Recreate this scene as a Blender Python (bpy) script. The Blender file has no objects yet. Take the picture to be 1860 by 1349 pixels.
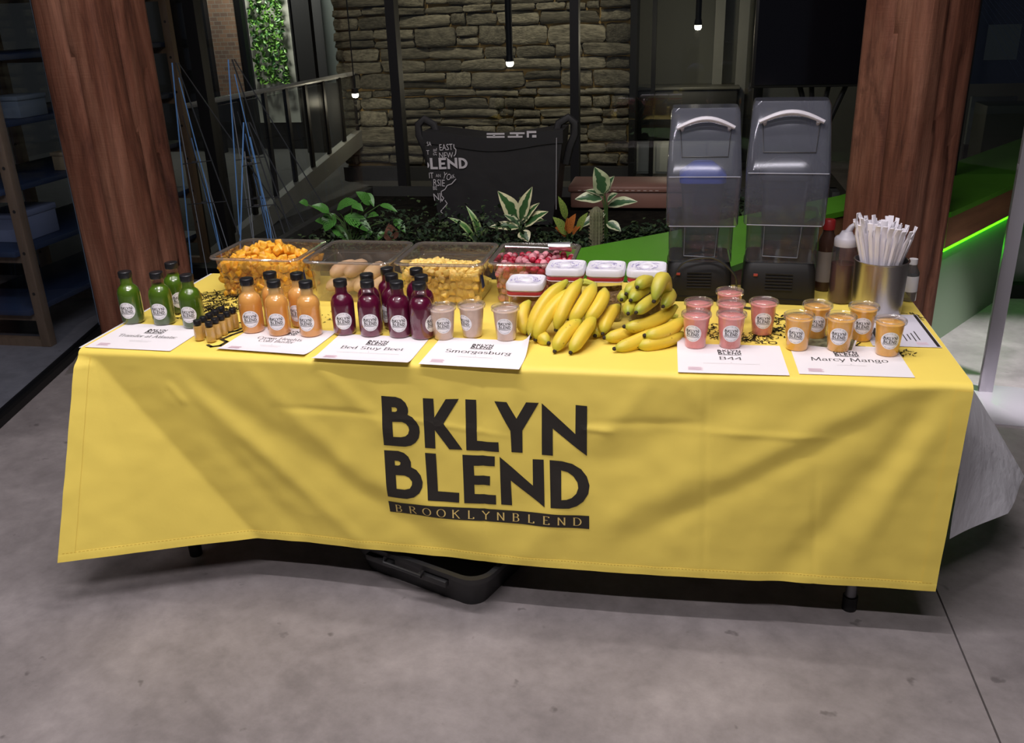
import bpy, bmesh, math, random
from mathutils import Vector, Matrix, noise
random.seed(7)
PI = math.pi
S = bpy.context.scene
COL = S.collection

# ------------------------------------------------------------------ camera
CAM = Vector((0.505, -2.206, 1.626))
YAW, PITCH, ROLL, FPX = -0.195, -0.383, -0.033, 1631.4
W, H = 1860, 1349
_f = Vector((math.sin(YAW) * math.cos(PITCH), math.cos(YAW) * math.cos(PITCH), math.sin(PITCH)))
_r = Vector((math.cos(YAW), -math.sin(YAW), 0))
_u = _r.cross(_f)
CR = _r * math.cos(ROLL) + _u * math.sin(ROLL)
CU = -_r * math.sin(ROLL) + _u * math.cos(ROLL)
CF = _f
cam = bpy.data.cameras.new('camera')
cam.sensor_width = 36.0
cam.lens = FPX / W * 36.0
cam.clip_start = 0.05
cam_o = bpy.data.objects.new('camera', cam)
COL.objects.link(cam_o)
cam_o.matrix_world = Matrix(((CR.x, CU.x, -CF.x, CAM.x), (CR.y, CU.y, -CF.y, CAM.y), (CR.z, CU.z, -CF.z, CAM.z), (0, 0, 0, 1)))
S.camera = cam_o


def ray(u, v):
    return CR * ((u - W / 2) / FPX) - CU * ((v - H / 2) / FPX) + CF


def at(u, v, y=None, z=None, x=None):
    """where a sight line of the surveyed photograph meets a real plane of the room"""
    d = ray(u, v)
    t = (y - CAM.y) / d.y if y is not None else ((z - CAM.z) / d.z if z is not None else (x - CAM.x) / d.x)
    return CAM + d * t


# ------------------------------------------------------------------ world, light, exposure
w = bpy.data.worlds.new('world')
S.world = w
w.use_nodes = True
w.node_tree.nodes['Background'].inputs[0].default_value = (0.75, 0.8, 1.0, 1)
w.node_tree.nodes['Background'].inputs[1].default_value = 0.05
S.view_settings.view_transform = 'Standard'
S.view_settings.look = 'None'
S.view_settings.gamma = 1.0
S.view_settings.use_curve_mapping = False
S.view_settings.exposure = -0.08
# linear ceiling fixtures: (x, y, z, length, direction angle, power, colour)
BARS = [
    (0.10, 0.62, 3.55, 2.2, 0, 22, (1.0, 0.93, 0.93)),
    (-0.15, -0.55, 3.55, 2.2, 0, 58, (1.0, 0.93, 0.95)),
    (0.10, -2.30, 3.55, 2.2, 0, 84, (1.0, 0.93, 0.95)),
    (-2.15, -0.75, 3.55, 1.2, PI / 2, 16, (1.0, 0.93, 0.93)),
]

# ------------------------------------------------------------------ helpers
MATS = {}


def mat(name, col, rough=0.5, metal=0.0, spec=0.5, noise_amt=0.0, noise_scale=10.0, bump=0.0, bump_scale=60.0,
        coat=0.0, emit=None, emit_s=0.0, sss=0.0, vary=0.0, stretch=None):
    if name in MATS:
        return MATS[name]
    m = bpy.data.materials.new(name)
    m.use_nodes = True
    nt = m.node_tree
    b = nt.nodes['Principled BSDF']
    c4 = (*col, 1)
    b.inputs['Base Color'].default_value = c4
    b.inputs['Roughness'].default_value = rough
    b.inputs['Metallic'].default_value = metal
    b.inputs['Specular IOR Level'].default_value = spec
    b.inputs['Coat Weight'].default_value = coat
    b.inputs['Coat Roughness'].default_value = 0.05
    if sss:
        b.inputs['Subsurface Weight'].default_value = sss
        b.inputs['Subsurface Radius'].default_value = (0.01, 0.006, 0.003)
    if emit:
        b.inputs['Emission Color'].default_value = (*emit, 1)
        b.inputs['Emission Strength'].default_value = emit_s
    tc = nt.nodes.new('ShaderNodeTexCoord')
    src = tc.outputs['Object']
    if stretch:
        mp = nt.nodes.new('ShaderNodeMapping')
        mp.inputs['Scale'].default_value = stretch
        nt.links.new(src, mp.inputs['Vector'])
        src = mp.outputs['Vector']
    last = None
    if noise_amt:
        n = nt.nodes.new('ShaderNodeTexNoise')
        n.inputs['Scale'].default_value = noise_scale
        n.inputs['Detail'].default_value = 5
        nt.links.new(src, n.inputs['Vector'])
        r = nt.nodes.new('ShaderNodeValToRGB')
        r.color_ramp.elements[0].position = 0.3
        r.color_ramp.elements[1].position = 0.7
        r.color_ramp.elements[0].color = (*[max(0, c * (1 - noise_amt)) for c in col], 1)
        r.color_ramp.elements[1].color = (*[min(1, c * (1 + noise_amt)) for c in col], 1)
        nt.links.new(n.outputs['Fac'], r.inputs['Fac'])
        last = r.outputs['Color']
    if vary:
        oi = nt.nodes.new('ShaderNodeObjectInfo')
        hs = nt.nodes.new('ShaderNodeHueSaturation')
        mr = nt.nodes.new('ShaderNodeMapRange')
        mr.inputs['To Min'].default_value = 1 - vary
        mr.inputs['To Max'].default_value = 1 + vary
        nt.links.new(oi.outputs['Random'], mr.inputs['Value'])
        nt.links.new(mr.outputs['Result'], hs.inputs['Value'])
        if last:
            nt.links.new(last, hs.inputs['Color'])
        else:
            hs.inputs['Color'].default_value = c4
        last = hs.outputs['Color']
    if last:
        nt.links.new(last, b.inputs['Base Color'])
    if bump:
        n2 = nt.nodes.new('ShaderNodeTexNoise')
        n2.inputs['Scale'].default_value = bump_scale
        n2.inputs['Detail'].default_value = 4
        nt.links.new(src, n2.inputs['Vector'])
        bp = nt.nodes.new('ShaderNodeBump')
        bp.inputs['Strength'].default_value = bump
        bp.inputs['Distance'].default_value = 0.01
        nt.links.new(n2.outputs['Fac'], bp.inputs['Height'])
        nt.links.new(bp.outputs['Normal'], b.inputs['Normal'])
    MATS[name] = m
    return m


def clear(name, tint=(0.97, 0.97, 0.97), rough=0.03, base=0.04, power=4.0, gl=(1, 1, 1), haze=0.0, haze_col=(0.5, 0.5, 0.5)):
    """thin clear sheet: transparent plus a mirror lobe that grows at grazing angles"""
    if name in MATS:
        return MATS[name]
    m = bpy.data.materials.new(name)
    m.use_nodes = True
    nt = m.node_tree
    nt.nodes.clear()
    out = nt.nodes.new('ShaderNodeOutputMaterial')
    tr = nt.nodes.new('ShaderNodeBsdfTransparent')
    tr.inputs[0].default_value = (*tint, 1)
    g = nt.nodes.new('ShaderNodeBsdfGlossy')
    g.inputs['Color'].default_value = (*gl, 1)
    g.inputs['Roughness'].default_value = rough
    lw = nt.nodes.new('ShaderNodeLayerWeight')
    lw.inputs['Blend'].default_value = 0.5
    pw = nt.nodes.new('ShaderNodeMath'); pw.operation = 'POWER'; pw.inputs[1].default_value = power
    ma = nt.nodes.new('ShaderNodeMath'); ma.operation = 'MULTIPLY_ADD'
    ma.inputs[1].default_value = 0.85; ma.inputs[2].default_value = base
    nt.links.new(lw.outputs['Facing'], pw.inputs[0])
    nt.links.new(pw.outputs[0], ma.inputs[0])
    mx = nt.nodes.new('ShaderNodeMixShader')
    nt.links.new(ma.outputs[0], mx.inputs['Fac'])
    src = tr.outputs[0]
    if haze:
        df = nt.nodes.new('ShaderNodeBsdfDiffuse')
        df.inputs['Color'].default_value = (*haze_col, 1)
        m2 = nt.nodes.new('ShaderNodeMixShader')
        m2.inputs['Fac'].default_value = haze
        nt.links.new(tr.outputs[0], m2.inputs[1])
        nt.links.new(df.outputs[0], m2.inputs[2])
        src = m2.outputs[0]
    nt.links.new(src, mx.inputs[1])
    nt.links.new(g.outputs[0], mx.inputs[2])
    nt.links.new(mx.outputs[0], out.inputs['Surface'])
    MATS[name] = m
    return m


def link(o, parent=None):
    COL.objects.link(o)
    if parent is not None:
        o.parent = parent
    return o


def tag(o, label=None, cat=None, group=None, kind=None):
    if label: o['label'] = label
    if cat: o['category'] = cat
    if group: o['group'] = group
    if kind: o['kind'] = kind
    return o


def thing(name, label, cat, loc=(0, 0, 0), rz=0, group=None):
    o = bpy.data.objects.new(name, None)
    o.empty_display_size = 0.05
    link(o)
    o.location = loc
    o.rotation_euler = (0, 0, rz)
    return tag(o, label, cat, group)


class MB:
    """collects shapes into one mesh"""
    def __init__(s):
        s.v = []; s.f = []; s.mi = []

    def add(s, vs, fs, mi=0):
        n = len(s.v)
        s.v += [tuple(p) for p in vs]
        s.f += [tuple(i + n for i in f) for f in fs]
        s.mi += [mi] * len(fs)
        return s

    def box(s, c, d, rot=None, mi=0):
        x, y, z = d[0] / 2, d[1] / 2, d[2] / 2
        vs = [Vector(p) for p in ((-x, -y, -z), (x, -y, -z), (x, y, -z), (-x, y, -z), (-x, -y, z), (x, -y, z), (x, y, z), (-x, y, z))]
        if rot is not None: vs = [rot @ p for p in vs]
        c = Vector(c)
        return s.add([p + c for p in vs], [(0, 3, 2, 1), (4, 5, 6, 7), (0, 1, 5, 4), (1, 2, 6, 5), (2, 3, 7, 6), (3, 0, 4, 7)], mi)

    def lathe(s, prof, seg=32, c=(0, 0, 0), mi=0, closed=False):
        n = len(prof); vs = []; fs = []
        for k in range(seg):
            a = 2 * PI * k / seg
            for (r, z) in prof:
                vs.append((c[0] + r * math.sin(a), c[1] - r * math.cos(a), c[2] + z))
        for k in range(seg):
            k2 = (k + 1) % seg
            for i in range(n - 1):
                if prof[i][0] < 1e-7:
                    fs.append((k * n + i, k2 * n + i + 1, k * n + i + 1))
                elif prof[i + 1][0] < 1e-7:
                    fs.append((k * n + i, k2 * n + i, k * n + i + 1))
                else:
                    fs.append((k * n + i, k2 * n + i, k2 * n + i + 1, k * n + i + 1))
        return s.add(vs, fs, mi)

    def loft(s, loops, cap=True, mi=0, close=True):
        n = len(loops[0]); vs = [p for l in loops for p in l]; fs = []
        for i in range(len(loops) - 1):
            for k in range(n if close else n - 1):
                k2 = (k + 1) % n
                fs.append((i * n + k, i * n + k2, (i + 1) * n + k2, (i + 1) * n + k))
        if cap:
            fs.append(tuple(range(n - 1, -1, -1)))
            b = (len(loops) - 1) * n
            fs.append(tuple(b + k for k in range(n)))
        return s.add(vs, fs, mi)

    def tube(s, pts, rad, seg=8, mi=0, flat=1.0, up=Vector((0, 0, 1)), cap=True):
        pts = [Vector(p) for p in pts]
        loops = []
        for i, p in enumerate(pts):
            a = pts[max(0, i - 1)]; b = pts[min(len(pts) - 1, i + 1)]
            d = (b - a).normalized()
            u = up
            if abs(d.dot(u)) > 0.97: u = Vector((0, 1, 0))
            sx = d.cross(u).normalized(); sy = sx.cross(d).normalized()
            r = rad[i] if isinstance(rad, (list, tuple)) else rad
            loops.append([p + sx * (r * math.cos(2 * PI * k / seg)) + sy * (r * flat * math.sin(2 * PI * k / seg)) for k in range(seg)])
        return s.loft(loops, cap, mi)

    def grid(s, fn, nu, nv, mi=0):
        vs = [fn(i / nu, j / nv) for j in range(nv + 1) for i in range(nu + 1)]
        fs = [(j * (nu + 1) + i, j * (nu + 1) + i + 1, (j + 1) * (nu + 1) + i + 1, (j + 1) * (nu + 1) + i) for j in range(nv) for i in range(nu)]
        return s.add(vs, fs, mi)

    def mesh(s, name, mats, smooth=True, angle=40, bevel=0.0, bseg=2, uv=None):
        me = bpy.data.meshes.new(name)
        me.from_pydata(s.v, [], s.f)
        me.validate()
        for m in (mats if isinstance(mats, (list, tuple)) else [mats]):
            me.materials.append(m)
        if len(s.mi) == len(me.polygons) and any(s.mi):
            me.polygons.foreach_set('material_index', s.mi)
        bm = bmesh.new(); bm.from_mesh(me)
        if bevel:
            ed = [e for e in bm.edges if len(e.link_faces) == 2 and e.calc_face_angle(0) > 0.5]
            bmesh.ops.bevel(bm, geom=ed, offset=bevel, segments=bseg, profile=0.5, affect='EDGES')
        bmesh.ops.recalc_face_normals(bm, faces=bm.faces)
        if smooth:
            for f in bm.faces: f.smooth = True
            for e in bm.edges:
                if len(e.link_faces) == 2 and e.calc_face_angle(0) > math.radians(angle): e.smooth = False
        bm.to_mesh(me); bm.free()
        me.update()
        return me

    def build(s, name, mats, parent=None, **kw):
        o = bpy.data.objects.new(name, s.mesh(name, mats, **kw))
        return link(o, parent)


def inst(name, me, parent=None):
    return link(bpy.data.objects.new(name, me), parent)


def rrect(w_, d, r, z, n=4, c=(0, 0)):
    pts = []
    for cx, cy, a0 in ((w_ / 2 - r, d / 2 - r, 0), (-w_ / 2 + r, d / 2 - r, PI / 2), (-w_ / 2 + r, -d / 2 + r, PI), (w_ / 2 - r, -d / 2 + r, 1.5 * PI)):
        for k in range(n + 1):
            a = a0 + PI / 2 * k / n
            pts.append((c[0] + cx + r * math.cos(a), c[1] + cy + r * math.sin(a), z))
    return pts


def sm(a, b, x):
    t = max(0.0, min(1.0, (x - a) / (b - a)))
    return t * t * (3 - 2 * t)


# ---------------- flat print: 2-D polygons and text -> triangles
def poly2d(polys):
    """polys: list of (outer, [holes]); returns verts2d, faces"""
    cu = bpy.data.curves.new('tmp', 'CURVE'); cu.dimensions = '2D'; cu.fill_mode = 'FRONT'
    for outer, holes in polys:
        for lp in [outer] + holes:
            sp = cu.splines.new('POLY'); sp.points.add(len(lp) - 1); sp.use_cyclic_u = True
            for i, p in enumerate(lp): sp.points[i].co = (p[0], p[1], 0, 1)
    return _curve2d(cu)


def _curve2d(cu):
    o = bpy.data.objects.new('tmp', cu); COL.objects.link(o)
    me = o.to_mesh()
    vs = [(v.co.x, v.co.y) for v in me.vertices]; fs = [tuple(p.vertices) for p in me.polygons]
    o.to_mesh_clear()
    bpy.data.objects.remove(o); bpy.data.curves.remove(cu)
    return vs, fs


_TX = {}


def text2d(txt, size=1.0, align='CENTER', squeeze=1.0):
    key = (txt, align)
    if key not in _TX:
        cu = bpy.data.curves.new('tmp', 'FONT'); cu.body = txt; cu.size = 1.0; cu.align_x = align; cu.resolution_u = 2
        _TX[key] = _curve2d(cu)
    vs, fs = _TX[key]
    return [(x * size * squeeze, y * size) for x, y in vs], fs


def cut2d(vs, fs, step):
    bm = bmesh.new()
    bv = [bm.verts.new((x, y, 0)) for x, y in vs]
    for f in fs:
        try: bm.faces.new([bv[i] for i in f])
        except ValueError: pass
    xs = [v[0] for v in vs]; ys = [v[1] for v in vs]
    for lo, hi, ax in ((min(xs), max(xs), 0), (min(ys), max(ys), 1)):
        k = math.ceil(lo / step)
        while k * step < hi:
            co = [0, 0, 0]; co[ax] = k * step
            no = [0, 0, 0]; no[ax] = 1
            bmesh.ops.bisect_plane(bm, geom=bm.verts[:] + bm.edges[:] + bm.faces[:], plane_co=co, plane_no=no)
            k += 1
    bm.verts.index_update()
    out = [(v.co.x, v.co.y) for v in bm.verts], [tuple(v.index for v in f.verts) for f in bm.faces]
    bm.free()
    return out


def print_mesh(name, parts, fn, m, parent, kind=None):
    """parts: list of (verts2d, faces); fn maps a 2-D point onto the printed surface"""
    mb = MB()
    for vs, fs in parts:
        mb.add([fn(x, y) for x, y in vs], fs)
    o = mb.build(name, m, parent, smooth=False)
    if kind: o['kind'] = kind
    return o


# letters of the logo, traced as outlines (crop units), straightened on the cloth plane
LOGO_RAW = {
    'B1': ([(87, 93), (200, 100), (245, 115), (280, 145), (300, 185), (303, 215), (297, 237), (335, 255), (370, 290), (392, 330), (397, 370), (390, 415), (365, 450), (330, 472), (285, 480), (115, 471)],
           [[(171, 178), (200, 179), (215, 190), (214, 208), (200, 215), (174, 214)], [(180, 290), (255, 292), (285, 305), (307, 330), (313, 355), (305, 385), (285, 402), (250, 408), (190, 404)]]),
    'K1': ([(416, 110), (500, 113), (510, 258), (597, 117), (700, 116), (583, 303), (736, 503), (632, 500), (516, 353), (524, 493), (441, 489)], []),
    'L1': ([(752, 118), (838, 121), (850, 433), (905, 441), (1020, 442), (1024, 515), (767, 505)], []),
    'Y1': ([(982, 130), (1080, 135), (1158, 264), (1232, 140), (1332, 144), (1205, 355), (1209, 523), (1122, 518), (1112, 357)], []),
    'N1': ([(1355, 147), (1622, 383), (1622, 161), (1713, 170), (1713, 552), (1444, 340), (1447, 545), (1360, 540)], []),
    'B2': ([(117, 511), (230, 515), (275, 530), (310, 560), (330, 600), (333, 640), (375, 660), (410, 700), (428, 750), (425, 790), (405, 830), (365, 860), (310, 872), (154, 862)],
           [[(203, 587), (232, 590), (250, 602), (247, 620), (232, 626), (207, 623)], [(215, 695), (285, 700), (320, 715), (345, 745), (345, 770), (330, 795), (290, 803), (226, 797)]]),
    'L2': ([(441, 528), (527, 533), (549, 818), (717, 828), (718, 900), (474, 882)], []),
    'E2': ([(736, 541), (992, 551), (992, 625), (827, 622), (832, 698), (957, 701), (957, 770), (833, 767), (837, 838), (1005, 845), (1007, 914), (758, 904)], []),
    'N2': ([(1030, 553), (1294, 771), (1289, 572), (1375, 577), (1388, 930), (1120, 732), (1132, 920), (1047, 914)], []),
    'D2': ([(1422, 580), (1520, 588), (1600, 608), (1670, 650), (1715, 705), (1737, 770), (1728, 830), (1690, 885), (1640, 918), (1580, 934), (1436, 931)],
           [[(1513, 657), (1565, 670), (1610, 700), (1643, 745), (1650, 785), (1635, 825), (1600, 855), (1560, 868), (1520, 871)]]),
}


def _lg(p):
    q = at(670 + p[0] * 430 / 1860, 700 + p[1] * 270 / 1168, y=-0.035)
    return (q.x, q.z)


LOGO = {k: poly2d([([_lg(p) for p in o], [[_lg(p) for p in h] for h in hs])]) for k, (o, hs) in LOGO_RAW.items()}
_ax = [v[0] for k in LOGO for v in LOGO[k][0]]; _ay = [v[1] for k in LOGO for v in LOGO[k][0]]
LX0, LX1, LY0, LY1 = min(_ax), max(_ax), min(_ay), max(_ay)
LCX, LCY, LW = (LX0 + LX1) / 2, (LY0 + LY1) / 2, LX1 - LX0


def logo_parts(width, cx=0, cy=0, keys=None, underline=True):
    k = width / LW
    out = [([((x - LCX) * k + cx, (y - LCY) * k + cy) for x, y in LOGO[n][0]], LOGO[n][1]) for n in (keys or LOGO)]
    if underline:
        t = 0.055 * width; yb = cy + (LY0 - LCY) * k - 0.5 * t
        n = 8; vs = []; fs = []
        for i in range(n + 1):
            x = cx - width * 0.5 + width * i / n
            sag = -0.035 * width * math.sin(PI * i / n * 0.9)
            vs += [(x, yb + sag), (x, yb - t + sag + 0.02 * width * abs(i / n - 0.5))]
        for i in range(n): fs.append((2 * i, 2 * i + 2, 2 * i + 3, 2 * i + 1))
        out.append((vs, fs))
    return out


def stroke(pp, wd):
    out_v = []; out_f = []
    for a, b in zip(pp[:-1], pp[1:]):
        d = Vector((b[0] - a[0], b[1] - a[1]))
        if d.length < 1e-6: continue
        n_ = Vector((-d.y, d.x)).normalized() * wd / 2; e = d.normalized() * wd / 2
        n = len(out_v)
        out_v += [(a[0] + n_.x - e.x, a[1] + n_.y - e.y), (a[0] - n_.x - e.x, a[1] - n_.y - e.y), (b[0] - n_.x + e.x, b[1] - n_.y + e.y), (b[0] + n_.x + e.x, b[1] + n_.y + e.y)]
        out_f.append((n, n + 1, n + 2, n + 3))
    return out_v, out_f


SK = {
    'B': [[(0, 0), (0, 1), (.42, .97), (.62, .85), (.62, .72), (.45, .62), (0, .58)], [(.45, .62), (.85, .5), (1, .3), (.85, .08), (.45, 0), (0, 0)]],
    'K': [[(.05, 0), (.05, 1)], [(.85, 1), (.08, .45)], [(.38, .62), (1, 0)]],
    'L': [[(.08, 1), (.08, .02), (1, .02)]],
    'Y': [[(0, 1), (.48, .45), (.96, 1)], [(.48, .45), (.48, 0)]],
    'N': [[(.05, 0), (.05, 1), (.95, 0), (.95, 1)]],
    'E': [[(.95, 1), (.05, 1), (.05, 0), (1, 0)], [(.05, .52), (.8, .52)]],
    'D': [[(.05, 0), (.05, 1), (.4, .98), (.8, .8), (1, .5), (.8, .18), (.4, .01), (.05, 0)]],
}
LINES = ((('B', 0, .150), ('K', .215, .370), ('L', .435, .550), ('Y', .575, .750), ('N', .815, .985)), (('B', .02, .170), ('L', .240, .360), ('E', .425, .545), ('N', .615, .785), ('D', .855, 1.0)))


def thin_logo(width, cx=0, cy=0, weight=0.042):
    out = []
    for li, row in enumerate(LINES):
        yb = cy + width * (0.045 if li == 0 else -0.255)
        hh = 0.225 * width
        for ch, x0, x1 in row:
            for st in SK[ch]:
                out.append(stroke([(cx + width * (x0 + (x1 - x0) * p[0] - 0.5), yb + hh * p[1]) for p in st], weight * width))
    n = 8
    out.append(stroke([(cx - width * 0.5 + width * i / n, cy - width * (0.335 + 0.025 * math.sin(PI * i / n * 0.85))) for i in range(n + 1)], width * 0.032))
    return out


# a light, high-contrast roman drawn with a broad nib (for the menu sheets)
def _arc(cx, cy, rx, ry, a0, a1, n=10):
    return [(cx + rx * math.cos(math.radians(a0 + (a1 - a0) * i / n)), cy + ry * math.sin(math.radians(a0 + (a1 - a0) * i / n))) for i in range(n + 1)]


def _sf(x, y, w_=0.07):
    return [(x - w_, y), (x + w_, y)]


GL = {
    'T': (.62, [[(.31, 0), (.31, .7)], [(.02, .58), (.02, .7), (.6, .7), (.6, .58)], _sf(.31, 0)]),
    'A': (.68, [[(.04, 0), (.33, .7), (.62, 0)], [(.14, .24), (.52, .24)], _sf(.05, 0), _sf(.62, 0)]),
    'B': (.58, [[(.1, 0), (.1, .7)], [(.02, .7), (.3, .7)] + _arc(.3, .54, .17, .16, 90, -90) + [(.1, .38)], [(.3, .38)] + _arc(.3, .19, .21, .19, 90, -90) + [(.02, 0)]]),
    'C': (.68, [_arc(.36, .35, .32, .36, 45, 315, 18), [(.6, .5), (.6, .64)]]),
    'D': (.68, [[(.1, 0), (.1, .7)], [(.02, .7), (.28, .7)] + _arc(.28, .35, .34, .35, 90, -90, 14) + [(.02, 0)]]),
    'E': (.54, [[(.1, 0), (.1, .7)], [(.02, .7), (.48, .7), (.48, .6)], [(.1, .37), (.38, .37)], [(.02, 0), (.5, 0), (.5, .12)]]),
    'H': (.74, [[(.12, 0), (.12, .7)], [(.6, 0), (.6, .7)], [(.12, .36), (.6, .36)], _sf(.12, 0), _sf(.12, .7), _sf(.6, 0), _sf(.6, .7)]),
    'K': (.66, [[(.1, 0), (.1, .7)], [(.54, .7), (.12, .33)], [(.24, .43), (.6, 0)], _sf(.1, 0), _sf(.1, .7), _sf(.54, .7), _sf(.6, 0)]),
    'L': (.52, [[(.1, 0), (.1, .7)], [(.02, 0), (.48, 0), (.48, .14)], _sf(.1, .7)]),
    'M': (.86, [[(.1, 0), (.14, .7), (.42, .04), (.7, .7), (.74, 0)], _sf(.1, 0), _sf(.74, 0)]),
    'N': (.74, [[(.12, 0), (.12, .7), (.6, 0), (.6, .7)], _sf(.12, 0), _sf(.6, .7)]),
    'O': (.74, [_arc(.37, .35, .33, .36, 0, 360, 22)]),
    'R': (.62, [[(.1, 0), (.1, .7)], [(.02, .7), (.3, .7)] + _arc(.3, .53, .18, .17, 90, -90) + [(.1, .36)], [(.28, .36), (.58, 0)], _sf(.1, 0)]),
    'S': (.52, [_arc(.26, .53, .19, .18, 30, 270, 12) + _arc(.26, .18, .2, .18, 90, -150, 12)]),
    'Y': (.64, [[(.04, .7), (.32, .36), (.6, .7)], [(.32, .36), (.32, 0)], _sf(.06, .7), _sf(.58, .7), _sf(.32, 0)]),
    '4': (.56, [[(.42, 0), (.42, .66), (.04, .2), (.54, .2)], _sf(.42, 0)]),
    'a': (.46, [_arc(.2, .33, .15, .14, 150, 0, 8) + [(.35, .08), (.4, 0)], _arc(.19, .13, .15, .13, 60, 330, 12)]),
    'b': (.5, [[(.1, .72), (.1, 0)], _arc(.26, .23, .18, .23, 150, -150, 14)]),
    'c': (.44, [_arc(.25, .23, .2, .24, 40, 320, 14)]),
    'd': (.52, [[(.4, .72), (.4, 0)], _arc(.24, .23, .18, .23, 30, 330, 14)]),
    'e': (.46, [[(.06, .25), (.42, .25)] + _arc(.24, .23, .19, .24, 5, 310, 16)]),
    'f': (.32, [[(.14, 0), (.14, .56)] + _arc(.26, .58, .12, .14, 180, 50, 6), [(.04, .45), (.3, .45)], _sf(.14, 0)]),
    'g': (.5, [_arc(.22, .26, .16, .19, 0, 360, 14), [(.34, .4), (.46, .46)], _arc(.22, -.1, .19, .12, 100, -200, 14), [(.16, .09), (.3, .03)]]),
    'h': (.52, [[(.1, 0), (.1, .72)], _arc(.26, .28, .15, .19, 160, 0, 8) + [(.41, 0)], _sf(.1, 0), _sf(.41, 0)]),
    'i': (.24, [[(.12, 0), (.12, .46)], [(.11, .62), (.13, .64)], _sf(.12, 0), [(.05, .46), (.12, .46)]]),
    'l': (.24, [[(.12, 0), (.12, .72)], _sf(.12, 0), [(.05, .72), (.12, .72)]]),
    'm': (.8, [[(.1, 0), (.1, .46)], _arc(.24, .28, .14, .19, 160, 0, 8) + [(.38, 0)], _arc(.53, .28, .14, .19, 160, 0, 8) + [(.67, 0)], _sf(.1, 0), _sf(.38, 0), _sf(.67, 0)]),
    'n': (.52, [[(.1, 0), (.1, .46)], _arc(.26, .28, .15, .19, 160, 0, 8) + [(.41, 0)], _sf(.1, 0), _sf(.41, 0)]),
    'o': (.5, [_arc(.25, .23, .21, .24, 0, 360, 18)]),
    'r': (.36, [[(.1, 0), (.1, .46)], _arc(.24, .3, .14, .16, 160, 40, 6), _sf(.1, 0)]),
    's': (.38, [_arc(.19, .35, .13, .12, 30, 270, 10) + _arc(.19, .12, .14, .12, 90, -150, 10)]),
    't': (.32, [[(.14, .62), (.14, .08)] + _arc(.24, .1, .1, .1, 180, 320, 6), [(.04, .45), (.3, .45)]]),
    'u': (.52, [[(.1, .46), (.1, .16)] + _arc(.25, .16, .15, .16, 180, 340, 8), [(.41, .46), (.41, 0)]]),
    'w': (.66, [[(.04, .46), (.2, 0), (.34, .42), (.48, 0), (.62, .46)], _sf(.05, .46), _sf(.61, .46)]),
    'y': (.5, [[(.04, .46), (.24, .02)], [(.46, .46), (.16, -.22), (.06, -.22)], _sf(.05, .46), _sf(.45, .46)]),
    ' ': (.28, []),
}


def roman(txt, size, nib=0.075, hair=0.022, track=0.0):
    mb_v = []; mb_f = []
    x = 0
    for ch in txt:
        adv, strokes = GL[ch]
        for st in strokes:
            for a, b in zip(st[:-1], st[1:]):
                for ox, oy in ((nib / 2, 0), (0, hair / 2)):
                    n = len(mb_v)
                    mb_v += [(x + a[0] - ox, a[1] - oy), (x + a[0] + ox, a[1] + oy), (x + b[0] + ox, b[1] + oy), (x + b[0] - ox, b[1] - oy)]
                    mb_f.append((n, n + 1, n + 2, n + 3))
        x += adv + track
    x -= track
    return [((vx - x / 2) * size, vy * size) for vx, vy in mb_v], mb_f


def rects(lst):
    vs = []; fs = []
    for x0, y0, x1, y1 in lst:
        n = len(vs); vs += [(x0, y0), (x1, y0), (x1, y1), (x0, y1)]; fs.append((n, n + 1, n + 2, n + 3))
    return vs, fs


def moved(part, dx, dy, rot=0.0):
    c, s_ = math.cos(rot), math.sin(rot)
    return [(x * c - y * s_ + dx, x * s_ + y * c + dy) for x, y in part[0]], part[1]


def on_arc(txt, radius, size, top=True):
    """lettering run round a circle"""
    out = []
    n = len(txt); step = size * 0.95 / radius
    for i, ch in enumerate(txt):
        if ch == ' ': continue
        a = (i - (n - 1) / 2) * step
        vs, fs = text2d(ch, size)
        if top:
            ang = PI / 2 - a
            vs = [(vx, vy + radius) for vx, vy in vs]
            c, s_ = math.cos(-a), math.sin(-a)
        else:
            vs = [(vx, vy - radius) for vx, vy in vs]
            c, s_ = math.cos(a), math.sin(a)
        out.append(([(vx * c - vy * s_, vx * s_ + vy * c) for vx, vy in vs], fs))
    return out

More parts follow.
